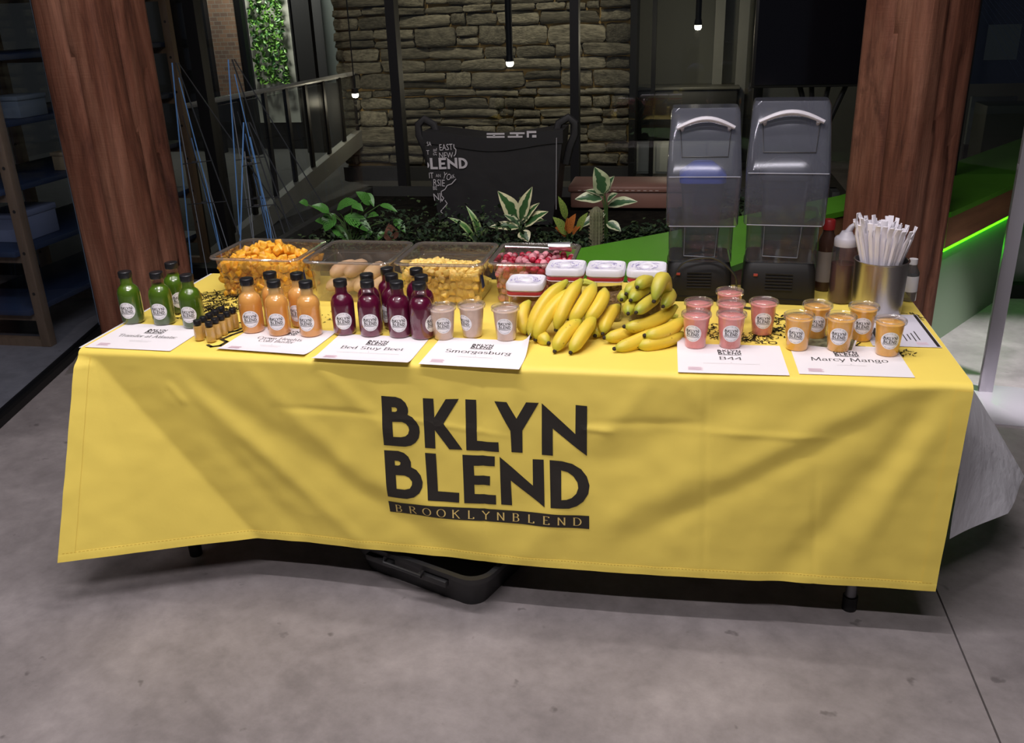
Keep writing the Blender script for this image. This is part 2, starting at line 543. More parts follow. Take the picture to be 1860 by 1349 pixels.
# ------------------------------------------------------------------ materials
def wood_mat(name, dark, mid, light):
    m = bpy.data.materials.new(name); m.use_nodes = True
    nt = m.node_tree; b = nt.nodes['Principled BSDF']
    tc = nt.nodes.new('ShaderNodeTexCoord')
    def nz(scale, vec, detail=6, rough=0.6, dist=0.0):
        mp = nt.nodes.new('ShaderNodeMapping'); mp.inputs['Scale'].default_value = vec
        n = nt.nodes.new('ShaderNodeTexNoise'); n.inputs['Scale'].default_value = scale
        n.inputs['Detail'].default_value = detail; n.inputs['Roughness'].default_value = rough; n.inputs['Distortion'].default_value = dist
        nt.links.new(tc.outputs['Object'], mp.inputs['Vector']); nt.links.new(mp.outputs['Vector'], n.inputs['Vector'])
        return n
    a = nz(7, (1, 1, 0.16), 7, 0.62, 0.5); g = nz(60, (1, 1, 0.05), 4, 0.7, 0.3); saw = nz(30, (0.3, 0.3, 5.0), 2); blot = nz(3.2, (1.5, 1.5, 0.5), 5, 0.7, 0.8)
    r = nt.nodes.new('ShaderNodeValToRGB')
    r.color_ramp.elements[0].position = 0.28; r.color_ramp.elements[0].color = (*dark, 1)
    r.color_ramp.elements[1].position = 0.74; r.color_ramp.elements[1].color = (*light, 1)
    e = r.color_ramp.elements.new(0.46); e.color = (*mid, 1)
    nt.links.new(a.outputs['Fac'], r.inputs['Fac'])
    mx = nt.nodes.new('ShaderNodeMix'); mx.data_type = 'RGBA'; mx.blend_type = 'OVERLAY'; mx.inputs['Factor'].default_value = 0.7
    nt.links.new(r.outputs['Color'], mx.inputs['A']); nt.links.new(g.outputs['Fac'], mx.inputs['B'])
    r2 = nt.nodes.new('ShaderNodeValToRGB'); r2.color_ramp.elements[0].position = 0.56; r2.color_ramp.elements[1].position = 0.72
    r2.color_ramp.elements[1].color = (0.75, 0.75, 0.75, 1)
    nt.links.new(blot.outputs['Fac'], r2.inputs['Fac'])
    m3 = nt.nodes.new('ShaderNodeMix'); m3.data_type = 'RGBA'; m3.inputs['B'].default_value = (*dark, 1)
    nt.links.new(r2.outputs['Color'], m3.inputs['Factor']); nt.links.new(mx.outputs['Result'], m3.inputs['A'])
    nt.links.new(m3.outputs['Result'], b.inputs['Base Color'])
    ad = nt.nodes.new('ShaderNodeMath'); ad.operation = 'MULTIPLY_ADD'; ad.inputs[1].default_value = 0.35
    nt.links.new(saw.outputs['Fac'], ad.inputs[0]); nt.links.new(g.outputs['Fac'], ad.inputs[2])
    bp = nt.nodes.new('ShaderNodeBump'); bp.inputs['Strength'].default_value = 0.55; bp.inputs['Distance'].default_value = 0.006
    nt.links.new(ad.outputs[0], bp.inputs['Height']); nt.links.new(bp.outputs['Normal'], b.inputs['Normal'])
    b.inputs['Roughness'].default_value = 0.7
    b.inputs['Specular IOR Level'].default_value = 0.25
    return m


def floor_mat():
    m = bpy.data.materials.new('polished_concrete'); m.use_nodes = True
    nt = m.node_tree; b = nt.nodes['Principled BSDF']
    tc = nt.nodes.new('ShaderNodeTexCoord')
    def nz(scale, detail=6, rough=0.55, vec=(1, 1, 1), dist=0.0):
        mp = nt.nodes.new('ShaderNodeMapping'); mp.inputs['Scale'].default_value = vec
        mp.inputs['Rotation'].default_value = (0, 0, 0.5)
        n = nt.nodes.new('ShaderNodeTexNoise'); n.inputs['Scale'].default_value = scale
        n.inputs['Detail'].default_value = detail; n.inputs['Roughness'].default_value = rough; n.inputs['Distortion'].default_value = dist
        nt.links.new(tc.outputs['Object'], mp.inputs['Vector']); nt.links.new(mp.outputs['Vector'], n.inputs['Vector'])
        return n
    big = nz(2.2, 5, 0.6, dist=0.6)
    r = nt.nodes.new('ShaderNodeValToRGB')
    r.color_ramp.elements[0].position = 0.3; r.color_ramp.elements[0].color = (0.185, 0.166, 0.167, 1)
    r.color_ramp.elements[1].position = 0.72; r.color_ramp.elements[1].color = (0.315, 0.285, 0.284, 1)
    nt.links.new(big.outputs['Fac'], r.inputs['Fac'])
    fine = nz(14, 7, 0.7)
    mx = nt.nodes.new('ShaderNodeMix'); mx.data_type = 'RGBA'; mx.blend_type = 'OVERLAY'; mx.inputs['Factor'].default_value = 0.4
    nt.links.new(r.outputs['Color'], mx.inputs['A']); nt.links.new(fine.outputs['Fac'], mx.inputs['B'])
    # dark scuffs and drips
    sp = nz(13, 3, 0.5)
    sr = nt.nodes.new('ShaderNodeValToRGB'); sr.color_ramp.elements[0].position = 0.69; sr.color_ramp.elements[1].position = 0.74
    nt.links.new(sp.outputs['Fac'], sr.inputs['Fac'])
    m2 = nt.nodes.new('ShaderNodeMix'); m2.data_type = 'RGBA'; m2.inputs['B'].default_value = (0.08, 0.07, 0.07, 1)
    ms = nt.nodes.new('ShaderNodeMath'); ms.operation = 'MULTIPLY'; ms.inputs[1].default_value = 0.6
    nt.links.new(sr.outputs['Color'], ms.inputs[0]); nt.links.new(ms.outputs[0], m2.inputs['Factor'])
    nt.links.new(mx.outputs['Result'], m2.inputs['A'])
    # hairline scratches
    sc = nz(3.0, 2, 0.5, (1, 14, 1), 1.0)
    vv = nt.nodes.new('ShaderNodeValToRGB')
    vv.color_ramp.elements[0].position = 0.497; vv.color_ramp.elements[1].position = 0.503
    vv.color_ramp.elements[0].color = (0, 0, 0, 1); vv.color_ramp.elements[1].color = (0, 0, 0, 1)
    e = vv.color_ramp.elements.new(0.5); e.color = (1, 1, 1, 1)
    nt.links.new(sc.outputs['Fac'], vv.inputs['Fac'])
    m3 = nt.nodes.new('ShaderNodeMix'); m3.data_type = 'RGBA'; m3.inputs['B'].default_value = (0.12, 0.11, 0.11, 1)
    ms3 = nt.nodes.new('ShaderNodeMath'); ms3.operation = 'MULTIPLY'; ms3.inputs[1].default_value = 0.12
    nt.links.new(vv.outputs['Color'], ms3.inputs[0]); nt.links.new(ms3.outputs[0], m3.inputs['Factor'])
    nt.links.new(m2.outputs['Result'], m3.inputs['A'])
    nt.links.new(m3.outputs['Result'], b.inputs['Base Color'])
    b.inputs['Roughness'].default_value = 0.42
    b.inputs['Specular IOR Level'].default_value = 0.35
    return m


M_FLOOR = floor_mat()
M_WOOD = wood_mat('red_brown_timber', (0.040, 0.014, 0.010), (0.165, 0.062, 0.036), (0.31, 0.145, 0.09))
M_BLACKM = mat('black_metal', (0.006, 0.006, 0.0065), 0.5, spec=0.3)
M_GLASS = clear('window_glass', (0.93, 0.95, 0.95), 0.0, 0.03, 5)
M_GLASS2 = clear('rail_glass', (0.9, 0.92, 0.92), 0.25, 0.0, 9, haze=0.03, haze_col=(0.5, 0.5, 0.5))
M_YEL = mat('yellow_cloth', (0.92, 0.715, 0.135), 0.55, spec=0.3, noise_amt=0.03, noise_scale=4, bump=0.05, bump_scale=35)
M_PRINT = mat('dark_print', (0.022, 0.018, 0.014), 0.6)
M_WHITE = mat('white_plastic', (0.8, 0.78, 0.8), 0.4)
M_PAPER = mat('white_paper', (0.86, 0.82, 0.84), 0.7)
M_INK = mat('grey_ink', (0.07, 0.065, 0.065), 0.7)
M_PINKINK = mat('pale_pink_ink', (0.80, 0.60, 0.67), 0.7)
M_BLACKP = mat('black_plastic', (0.008, 0.0075, 0.0075), 0.5, spec=0.35)
M_CLEAR = clear('clear_plastic', (0.96, 0.96, 0.96), 0.03, 0.05, 3)
M_LABEL = mat('label_white', (0.90, 0.88, 0.91), 0.5)

# ------------------------------------------------------------------ the setting
fl = bpy.data.objects.new('floor', MB().box((0, 4, -0.06), (18, 20, 0.08)).mesh('floor', mat('floor_base', (0.02, 0.02, 0.02), 0.9)))
link(fl); tag(fl, kind='structure')
for x0, x1, y0, y1, m in ((-9, 1.283, -6, 3.2, M_FLOOR), (1.288, 9, -6, 0.935, M_FLOOR), (1.288, 9, 0.94, 3.2, M_FLOOR), (1.96, 9, 3.204, 14, M_FLOOR), (-9, 1.956, 3.204, 14, mat('darkened_far_floor', (0.045, 0.044, 0.042), 0.9, noise_amt=0.2, noise_scale=20))):  # far slab coloured darker in place of the dim light beyond the glass
    s_ = MB().box(((x0 + x1) / 2, (y0 + y1) / 2, -0.01), (x1 - x0, y1 - y0, 0.02)).build('floor_slab', m, fl)
ceil = MB().box((0, 4, 4.05), (18, 20, 0.1)).build('ceiling', mat('ceiling_dark', (0.05, 0.05, 0.05), 0.8))
tag(ceil, kind='structure')

# linear ceiling lights (real lamps above the table)
for (x, y, z, L, a, p, c) in BARS:
    t = thing('ceiling_light', 'slim linear ceiling lamp hung above the table area', 'lamp', (x, y, z), a, 'linear ceiling lamps')
    MB().box((0, 0, 0.05), (L, 0.09, 0.07)).build('housing', M_BLACKM, t)
    MB().box((0, 0, 0.012), (L - 0.02, 0.07, 0.006)).build('diffuser', mat('lamp_diffuser', (1, 1, 1), 0.5, emit=(1, 0.95, 0.95), emit_s=6.0), t)
    for sx in (-L * 0.4, L * 0.4):
        MB().tube([(sx, 0, 0.085), (sx, 0, 0.45)], 0.004, 6).build('hanger', M_BLACKM, t)
    la = bpy.data.lights.new('bar_light', 'AREA'); la.shape = 'RECTANGLE'; la.size = L; la.size_y = 0.07; la.energy = p; la.color = c
    lo = bpy.data.objects.new('bar_light', la); link(lo, t)

# timber columns
def column(label, pl, pr, side, frac):
    d1 = ray(*pl); d2 = ray(*pr)
    a1 = math.atan2(d1.y, d1.x); a2 = math.atan2(d2.y, d2.x)
    va = (a1 + a2) / 2
    th = va + frac
    R = side / math.sqrt(2)
    # vertices relative to the centre, facing the camera / to either side
    cor = [Vector((math.cos(th + k * PI / 2), math.sin(th + k * PI / 2))) * R for k in range(4)]
    perp = Vector((-math.sin(va), math.cos(va)))       # points to the left
    vl = max(cor, key=lambda q: q.dot(perp)); vr = min(cor, key=lambda q: q.dot(perp))
    # cross(d, c + v - cam) = 0
    def eq(d, v):
        A, B = d.y, -d.x
        return A, B, A * (CAM.x - v.x) + B * (CAM.y - v.y)
    A1, B1, C1 = eq(d1, vl); A2, B2, C2 = eq(d2, vr)
    det = A1 * B2 - A2 * B1
    cx, cy = (C1 * B2 - C2 * B1) / det, (A1 * C2 - A2 * C1) / det
    n = 15; hz = 70; Ht = 4.0
    loops = []
    for k in range(hz + 1):
        z = Ht * k / hz
        lp = []
        for q in range(4):
            p0, p1 = cor[q], cor[(q + 1) % 4]
            for i in range(n):
                t = i / n
                p = p0.lerp(p1, t)
                edge = min(t, 1 - t)
                rr = 0.014 * (1 - sm(0, 0.09, edge))
                nn = (p0 + p1).normalized()
                d = noise.noise(Vector((p.x * 6 + cx, p.y * 6, z * 0.9))) * 0.006 + noise.noise(Vector((p.x * 25, p.y * 25, z * 1.5))) * 0.0015
                # long drying checks
                for (cq, ct, z0, z1) in ((2, 0.42, 0.4, 4.2), (3, 0.30, 0.9, 4.2), (2, 0.75, 0.2, 1.4), (3, 0.62, 0.0, 1.7), (1, 0.5, 0.5, 3)):
                    if cq == q and z0 < z < z1 and abs(t - ct - 0.02 * math.sin(z * 2.1)) < 0.034:
                        d -= 0.022
                p = p + nn * d - p.normalized() * rr
                lp.append((p.x, p.y, z))
        loops.append(lp)
    o = MB().loft(loops).build('timber_column', M_WOOD, angle=50)
    o.location = (cx, cy, 0)
    tag(o, label, 'column')
    print('column', label, round(cx, 2), round(cy, 2))
    return o


column('thick red-brown timber column with rough grain beside the glass partition', (102, 250), (311, 250), 0.36, 0.03)
column('dark reddish timber column with a long crack behind the straw canister', (1541, 250), (1751, 250), 0.33, 0.14)

# glass front behind the planter: window_1 with mullions and panes
GY = 3.2
win = bpy.data.objects.new('window_1', None); link(win); tag(win, kind='structure')
MX = [(-4.4, 0.07), (-2.46, 0.075), (-1.205, 0.055), (-0.135, 0.05), (0.89, 0.05), (1.95, 0.06), (3.4, 0.06)]
for x, wd in MX:
    MB().box((x, GY, 1.65), (wd, 0.09, 3.3)).build('mullion', M_BLACKM, win)
for (x0, w0), (x1, w1) in zip(MX[:-1], MX[1:]):
    MB().box(((x0 + x1) / 2, GY, 1.65), (x1 - x0 - (w0 + w1) / 2 + 0.01, 0.012, 3.2)).build('pane', M_GLASS, win)
MB().box((-0.5, GY, 0.04), (7.8, 0.08, 0.08)).build('bottom_rail', M_BLACKM, win)
MB().box((-0.5, GY, 3.33), (7.8, 0.08, 0.1)).build('top_rail', M_BLACKM, win)

# glass partition beside the left column
win2 = bpy.data.objects.new('window_2', None); link(win2); tag(win2, kind='structure')
A = at(0, 768, z=0); B = at(185, 600, z=0)
dr = (B - A).normalized(); A0 = A - dr * 1.0; B1 = B + dr * 0.0
nrm = Vector((-dr.y, dr.x, 0))
rotp = Matrix(((dr.x, nrm.x, 0), (dr.y, nrm.y, 0), (0, 0, 1)))
def pslab(p, q, z0, z1, th, name, m, par):
    c = (p + q) / 2; c.z = (z0 + z1) / 2
    return MB().box(c, ((q - p).length, th, z1 - z0), rotp).build(name, m, par)
pslab(A0, B1 + dr * 1.2, 0, 0.035, 0.06, 'floor_channel', M_BLACKM, win2)
pslab(A0, B1 - dr * 0.004, 0.035, 3.2, 0.012, 'pane', clear('partition_glass', (0.86, 0.9, 0.95), 0.0, 0.012, 8), win2)
pslab(B1 + dr * 0.004, B1 + dr * 1.2, 0.035, 3.2, 0.012, 'pane', clear('partition_glass', (0.86, 0.9, 0.95), 0.0, 0.012, 8), win2)
pslab(B1 - dr * 0.004, B1 + dr * 0.004, 0.035, 3.2, 0.014, 'joint_strip', mat('joint_silicone', (0.25, 0.3, 0.36), 0.3), win2)
pslab(A0, B1 + dr * 1.2, 3.2, 3.28, 0.06, 'head_channel', M_BLACKM, win2)

# ---- room beyond the glass
M_DARKW = mat('charcoal_wall', (0.028, 0.028, 0.030), 0.7)
M_GREYG = mat('grey_green_wall', (0.16, 0.165, 0.15), 0.6)
sw = bpy.data.objects.new('wall_stone', None); link(sw); tag(sw, kind='structure')
SWY = 7.0
sx0, sx1 = -3.02, -0.045
MB().box(((sx0 + sx1) / 2, SWY + 0.2, 1.5), (sx1 - sx0, 0.36, 3.0)).build('mortar_core', mat('sandy_mortar', (0.50, 0.34, 0.13), 0.9, noise_amt=0.3, noise_scale=6, bump=0.5, bump_scale=20), sw)
M_STONE = mat('schist_stone', (0.150, 0.138, 0.105), 0.85, noise_amt=0.45, noise_scale=7, bump=0.9, bump_scale=14, vary=0.42)
SV = []
for k in range(9):
    random.seed(100 + k)
    bm = bmesh.new(); bmesh.ops.create_cube(bm, size=1)
    bmesh.ops.subdivide_edges(bm, edges=bm.edges[:], cuts=3, use_grid_fill=True)
    off = Vector((k * 7.3, k * 1.7, 0))
    for v in bm.verts:
        n_ = noise.noise_vector(v.co * 1.9 + off)
        c = v.co
        rnd = (abs(c.x) * 2) ** 8 * (abs(c.z) * 2) ** 8
        v.co = Vector((c.x * (1 - 0.06 * rnd) + n_.x * 0.06, c.y + n_.y * 0.22, c.z * (1 - 0.10 * rnd) + n_.z * 0.14))
    for f in bm.faces: f.smooth = True
    me = bpy.data.meshes.new('stone'); bm.to_mesh(me); bm.free(); me.materials.append(M_STONE); SV.append(me)
random.seed(3)
z = 0.16
while z < 2.75:
    hgt = random.choice((0.075, 0.1, 0.12, 0.14, 0.16, 0.185))
    x = sx0 + random.uniform(-0.1, 0.0)
    while x < sx1 - 0.03:
        wd = random.uniform(0.14, 0.62) * (0.7 + 2.2 * hgt)
        xe = min(x + wd, sx1); xs = max(x, sx0)
        if xe - xs > 0.06:
            pieces = [(z, hgt)] if (hgt < 0.13 or random.random() < 0.6) else [(z, hgt * 0.45), (z + hgt * 0.45, hgt * 0.55)]
            for zz, hh in pieces:
                o = inst('stone', random.choice(SV), sw)
                o.location = ((xs + xe) / 2, SWY + 0.02 - random.uniform(0, 0.035), zz + hh / 2 + random.uniform(-0.008, 0.008))
                o.scale = ((xe - xs - 0.016) * random.choice((1, -1)), 0.13, (hh - 0.011))
                o.rotation_euler = (0, random.uniform(-0.035, 0.035), 0)
        x += wd
    z += hgt
MB().box(((sx0 + sx1) / 2, SWY - 0.08, 0.07), (sx1 - sx0, 0.1, 0.14)).build('plinth', M_DARKW, sw)
wf = MB().box((-5.8, 9.4, 1.6), (5.4, 0.2, 3.4)).build('wall_far', M_DARKW); tag(wf, kind='structure')
wr = MB().box((2.6, 8.2, 1.6), (5.3, 0.2, 3.4)).build('wall_back', mat('dim_olive_wall', (0.13, 0.135, 0.115), 0.7)); tag(wr, kind='structure')
wl = MB().box((-8.2, 4.5, 1.7), (0.2, 13, 3.5)).build('wall_left', M_DARKW); tag(wl, kind='structure')
wrr = MB().box((7.5, 4.5, 1.7), (0.2, 13, 3.5)).build('wall_right', M_DARKW); tag(wrr, kind='structure')

# brick strip, living wall, dark posts and pale door beyond the balustrade
def facing(u0, v0, u1, v1, y, name, m, th=0.06, zmax=None, parent=None, **kw):
    a = at(u0, v0, y=y); b = at(u1, v1, y=y)
    z1 = zmax if zmax else a.z
    return MB().box(((a.x + b.x) / 2, y + th / 2, (z1 + b.z) / 2), (abs(b.x - a.x), th, abs(z1 - b.z))).build(name, m, parent, **kw)


def brick_mat():
    m = bpy.data.materials.new('far_brick'); m.use_nodes = True
    nt = m.node_tree; b = nt.nodes['Principled BSDF']; tc = nt.nodes.new('ShaderNodeTexCoord')
    mp = nt.nodes.new('ShaderNodeMapping'); mp.inputs['Rotation'].default_value = (PI / 2, 0, 0)
    br = nt.nodes.new('ShaderNodeTexBrick'); br.inputs['Scale'].default_value = 5
    br.inputs['Color1'].default_value = (0.34, 0.2, 0.13, 1); br.inputs['Color2'].default_value = (0.2, 0.13, 0.1, 1); br.inputs['Mortar'].default_value = (0.3, 0.27, 0.22, 1)
    nt.links.new(tc.outputs['Object'], mp.inputs['Vector']); nt.links.new(mp.outputs['Vector'], br.inputs['Vector'])
    nt.links.new(br.outputs['Color'], b.inputs['Base Color']); b.inputs['Roughness'].default_value = 0.85
    return m


o = facing(352, 8, 445, 175, 9.15, 'wall_brick', brick_mat(), 0.12, zmax=2.9); tag(o, kind='structure')
lw = thing('living_wall', 'leafy green plant wall panel lit from above beyond the balustrade', 'plant wall', at(490, 150, y=9.1))
lw.location = (0, 0, 0)
a = at(452, 5, y=9.1); b = at(530, 150, y=9.1)
MB().box(((a.x + b.x) / 2, 9.14, 1.6), (b.x - a.x + 0.12, 0.05, 2.5)).build('backing_panel', mat('pale_panel', (0.5, 0.5, 0.44), 0.6), lw)
random.seed(11)
mb = MB()
for i in range(900):
    x = random.uniform(a.x, b.x); zz = random.uniform(0.85, 2.7)
    c = Vector((x, 9.08 - random.uniform(0, 0.07), zz)); r = random.uniform(0.018, 0.045)
    q = Matrix.Rotation(random.uniform(0, 6.28), 3, 'Y') @ Matrix.Rotation(random.uniform(-0.7, 0.7), 3, 'X')
    mb.add([c + q @ Vector(p) for p in ((0, 0, r), (r * 0.55, -0.01, 0), (0, 0, -r), (-r * 0.55, -0.01, 0))], [(0, 1, 2), (0, 2, 3)], random.choice((0, 0, 1)))
o = mb.build('foliage', [mat('leaf_bright', (0.16, 0.38, 0.05), 0.5), mat('leaf_deep', (0.04, 0.15, 0.03), 0.5)], lw, smooth=False); o['kind'] = 'stuff'
la = bpy.data.lights.new('plant_wall_lamp', 'AREA'); la.shape = 'RECTANGLE'; la.size = 0.5; la.size_y = 0.1; la.energy = 90; la.color = (1, 0.97, 0.85)
lo = bpy.data.objects.new('plant_wall_lamp', la); link(lo); lo.location = ((a.x + b.x) / 2, 8.5, 3.1); lo.rotation_euler = (math.radians(25), 0, 0)
lampfix = MB().box(lo.location + Vector((0, 0, 0.06)), (0.6, 0.16, 0.08)).build('wall_washer', M_BLACKM, bevel=0.01)
tag(lampfix, 'small black wall washer lamp above the leafy plant wall', 'lamp')
n_trim = 0
for (u0, u1, y, m, v1) in ((436, 452, 8.7, M_BLACKM, 170), (532, 578, 8.9, M_DARKW, 150), (375, 384, 8.9, M_BLACKM, 170), (624, 642, 7.6, M_BLACKM, 130)):
    n_trim += 1
    a = at(u0, 10, y=y); b = at(u1, v1, y=y)
    o = MB().box(((a.x + b.x) / 2, y, 1.5), (b.x - a.x if b.x - a.x > 0.03 else 0.08, 0.1, 3.0)).build('trim_%d' % n_trim, m); tag(o, kind='structure')
o = facing(582, 5, 625, 150, 8.95, 'door_1', mat('pale_grey_door', (0.2, 0.23, 0.22), 0.5), 0.05, zmax=2.3); tag(o, kind='structure')

# glass balustrade with pale rail running back to the stone wall
bal = thing('balustrade', 'glass balustrade with pale top rail running back to the stone wall', 'railing')
P0 = at(335, 197, y=3.75); P1 = at(641, 127, y=6.95)
P0.z = 1.07; P1.z = 1.07
def on_bal(u, v):
    d = ray(u, v); dv = P1 - P0; n_ = Vector((dv.y, -dv.x, 0))
    t = (P0 - CAM).dot(n_) / d.dot(n_)
    return CAM + d * t
Q0 = on_bal(470, 385); Q1 = on_bal(646, 240)
def botz(t): return Q0.z + (Q1.z - Q0.z) * ((t - tq0) / (tq1 - tq0))
dvv = P1 - P0
tq0 = (Q0 - P0).dot(dvv) / dvv.length_squared; tq1 = (Q1 - P0).dot(dvv) / dvv.length_squared
M_RAIL = mat('pale_rail', (0.42, 0.42, 0.42), 0.4)
MB().tube([P0, P1], 0.02, 8).build('top_rail', M_RAIL, bal)
def bp_(t, z):
    p = P0.lerp(P1, t); p.z = z; return p
mb = MB()
mb.loft([[bp_(t, botz(t) - 0.16) + Vector((sx, 0, 0)) for sx in (-0.04, 0.04)] + [bp_(t, botz(t)) + Vector((sx, 0, 0)) for sx in (0.04, -0.04)] for t in (0.0, 1.0)])
mb.build('stringer', mat('pale_stringer', (0.22, 0.22, 0.2), 0.6), bal, smooth=False)
NP = 8
for i in range(NP + 1):
    t = i / NP
    MB().box((bp_(t, 0) + Vector((0, 0, (botz(t) + 1.06) / 2))), (0.03, 0.05, 1.06 - botz(t))).build('post', M_BLACKM, bal)
for i in range(NP):
    t0, t1 = i / NP + 0.012, (i + 1) / NP - 0.012
    mb = MB()
    mb.loft([[bp_(t0, botz(t0) + 0.03) + Vector((s_, 0, 0)), bp_(t1, botz(t1) + 0.03) + Vector((s_, 0, 0)), bp_(t1, 1.03) + Vector((s_, 0, 0)), bp_(t0, 1.03) + Vector((s_, 0, 0))] for s_ in (-0.005, 0.005)])
    mb.build('glass_panel', M_GLASS2, bal, smooth=False)

# pendants beyond the glass
def pendant(u, v, y, cord, label, pw):
    p = at(u, v, y=y)
    t = thing('pendant_lamp', label, 'lamp', p)
    if cord: MB().tube([(0, 0, 0.03), (0, 0, 4.0 - p.z)], cord, 12).build('stem', M_BLACKM, t)
    MB().lathe([(0, 0.05), (0.03, 0.05), (0.034, 0.02), (0.034, 0.0)], 16).build('collar', M_BLACKM, t)
    MB().lathe([(0.031, 0.012), (0.031, -0.02), (0.022, -0.035), (0, -0.04)], 16).build('bulb', mat('lit_bulb', (1, 1, 1), 0.5, emit=(1, 0.93, 0.78), emit_s=14), t)
    la = bpy.data.lights.new('pendant_light', 'POINT'); la.energy = pw; la.color = (1, 0.86, 0.62); la.shadow_soft_size = 0.04
    lo = bpy.data.objects.new('pendant_light', la); link(lo, t); lo.location = (0, 0, -0.08)


pendant(926, 112, 5.4, 0.028, 'black tube pendant with bright tip hanging before the stone wall', 5)
pendant(1268, 46, 6.6, 0.026, 'black tube pendant with bright tip before the olive wall', 14)
pendant(645, 170, 6.4, 0.006, 'thin pendant with bright tip hanging at the balustrade end', 3)
# track spots washing the stone wall
for x in (-2.2, -1.3, -0.5):
    t = thing('track_spot', 'small black track spot aimed at the stone wall', 'lamp', (x, 5.6, 3.3), 0, 'track spots above the stone wall')
    MB().lathe([(0, 0.12), (0.04, 0.12), (0.045, 0.0), (0.04, -0.01), (0, -0.01)], 16).build('head', M_BLACKM, t)
    MB().tube([(0, 0, 0.12), (0, 0, 0.7)], 0.01, 8).build('stem', M_BLACKM, t)
    la = bpy.data.lights.new('spot', 'SPOT'); la.energy = 74; la.color = (1, 0.88, 0.66); la.spot_size = 1.1; la.spot_blend = 0.8; la.shadow_soft_size = 0.03
    lo = bpy.data.objects.new('spot', la); link(lo, t); lo.location = (0, 0, -0.03)
    lo.rotation_euler = (math.radians(35), 0, 0)

# right of the stone wall: low white cabinets, sofa, pale pillar, dark frame
M_OFFW = mat('off_white_panel', (0.5, 0.52, 0.47), 0.5)
cab = thing('low_cabinet', 'low off-white cabinet with two doors at the end of the stone wall', 'cabinet', (0, 0, 0))
a = at(1143, 258, y=7.3); b = at(1330, 335, y=7.3)
MB().box(((a.x + b.x) / 2, 7.5, a.z / 2), (b.x - a.x, 0.36, a.z)).build('body', M_OFFW, cab)
for k in range(4):
    wd = (b.x - a.x) / 4
    MB().box((a.x + wd * (k + 0.5), 7.31, a.z / 2), (wd - 0.025, 0.02, a.z - 0.04)).build('door', M_OFFW, cab, bevel=0.004)
ct = thing('dark_counter', 'dark counter block standing on the low off-white cabinet', 'counter')
a = at(1143, 165, y=7.3); a1 = at(1143, 257, y=7.3)
MB().box(((a.x + b.x) / 2, 7.55, (a.z + a1.z) / 2 + 0.005), (b.x - a.x, 0.4, a.z - a1.z - 0.02)).build('body', mat('dark_counter_front', (0.02, 0.02, 0.018), 0.5), ct, bevel=0.01)
MB().box(((a.x + b.x) / 2, 7.55, a.z + 0.01), (b.x - a.x + 0.04, 0.46, 0.025)).build('top', mat('counter_top', (0.10, 0.10, 0.085), 0.4), ct, bevel=0.004)
for (u0, u1, y, m) in ((1300, 1318, 7.7, M_GREYG), (1186, 1194, 7.2, M_BLACKM), (1343, 1362, 7.6, M_GREYG)):
    n_trim += 1
    a = at(u0, 10, y=y); b = at(u1, 10, y=y)
    o = MB().box(((a.x + b.x) / 2, y, 1.5), (b.x - a.x, 0.1, 3.0)).build('trim_%d' % n_trim, m); tag(o, kind='structure')
o = MB().box((sx1 + 0.03, SWY + 0.1, 1.5), (0.06, 0.5, 3.0)).build('trim_9', M_BLACKM); tag(o, kind='structure')

# ------------------------------------------------------------------ planter with plants behind the table
M_GREEN = mat('green_board', (0.075, 0.27, 0.012), 0.5, noise_amt=0.05, noise_scale=3)
M_GREEND = mat('dark_green_board', (0.05, 0.10, 0.014), 0.55)
M_SOIL = mat('dark_soil', (0.007, 0.006, 0.004), 1.0, spec=0.1, noise_amt=0.6, noise_scale=25, bump=0.8, bump_scale=40)
pl = thing('planter', 'raised dark planter bed full of plants behind the table', 'planter')
PZ = 0.70
pts = [(-1.3, 1.3), (-0.05, 1.3), (1.36, 2.625), (1.36, 2.8), (-1.3, 2.8)]
def wallseg(p, q, z0, z1, th, name, m, par):
    p = Vector((*p, 0)); q = Vector((*q, 0)); d = (q - p).normalized(); n_ = Vector((-d.y, d.x, 0))
    c = (p + q) / 2 + n_ * th / 2; c.z = (z0 + z1) / 2
    return MB().box(c, ((q - p).length, th, z1 - z0), Matrix(((d.x, n_.x, 0), (d.y, n_.y, 0), (0, 0, 1)))).build(name, m, par, bevel=0.004)
M_DARKB = mat('near_black_board', (0.012, 0.013, 0.011), 0.7)
wallseg((-1.3, 1.3), (0.02, 1.3), 0, PZ, 0.04, 'end_board', M_DARKB, pl)
wallseg((1.30, 2.66), (1.30, 2.8), 0, PZ, 0.04, 'side_board', M_DARKB, pl)
wallseg((1.30, 2.8), (-1.3, 2.8), 0, PZ, 0.04, 'back_board', M_DARKB, pl)
wallseg((-1.3, 2.8), (-1.3, 1.3), 0, PZ, 0.04, 'side_board', M_DARKB, pl)
SZ = 0.65
mb = MB(); pin = [(-1.26, 1.36), (-0.08, 1.36), (1.30, 2.66), (1.30, 2.75), (-1.26, 2.75)]
nx = 40
vs = []
def inside_fan():
    c = (0.0, 2.2)
    for k in range(5):
        p, q = pin[k], pin[(k + 1) % 5]
        yield c, p, q
mb.add([(p[0], p[1], SZ) for p in pin] + [(p[0], p[1], SZ - 0.1) for p in pin], [(0, 1, 2, 3, 4)] + [(k, (k + 1) % 5, 5 + (k + 1) % 5, 5 + k) for k in range(5)])
mb.build('soil', M_SOIL, pl, smooth=False)


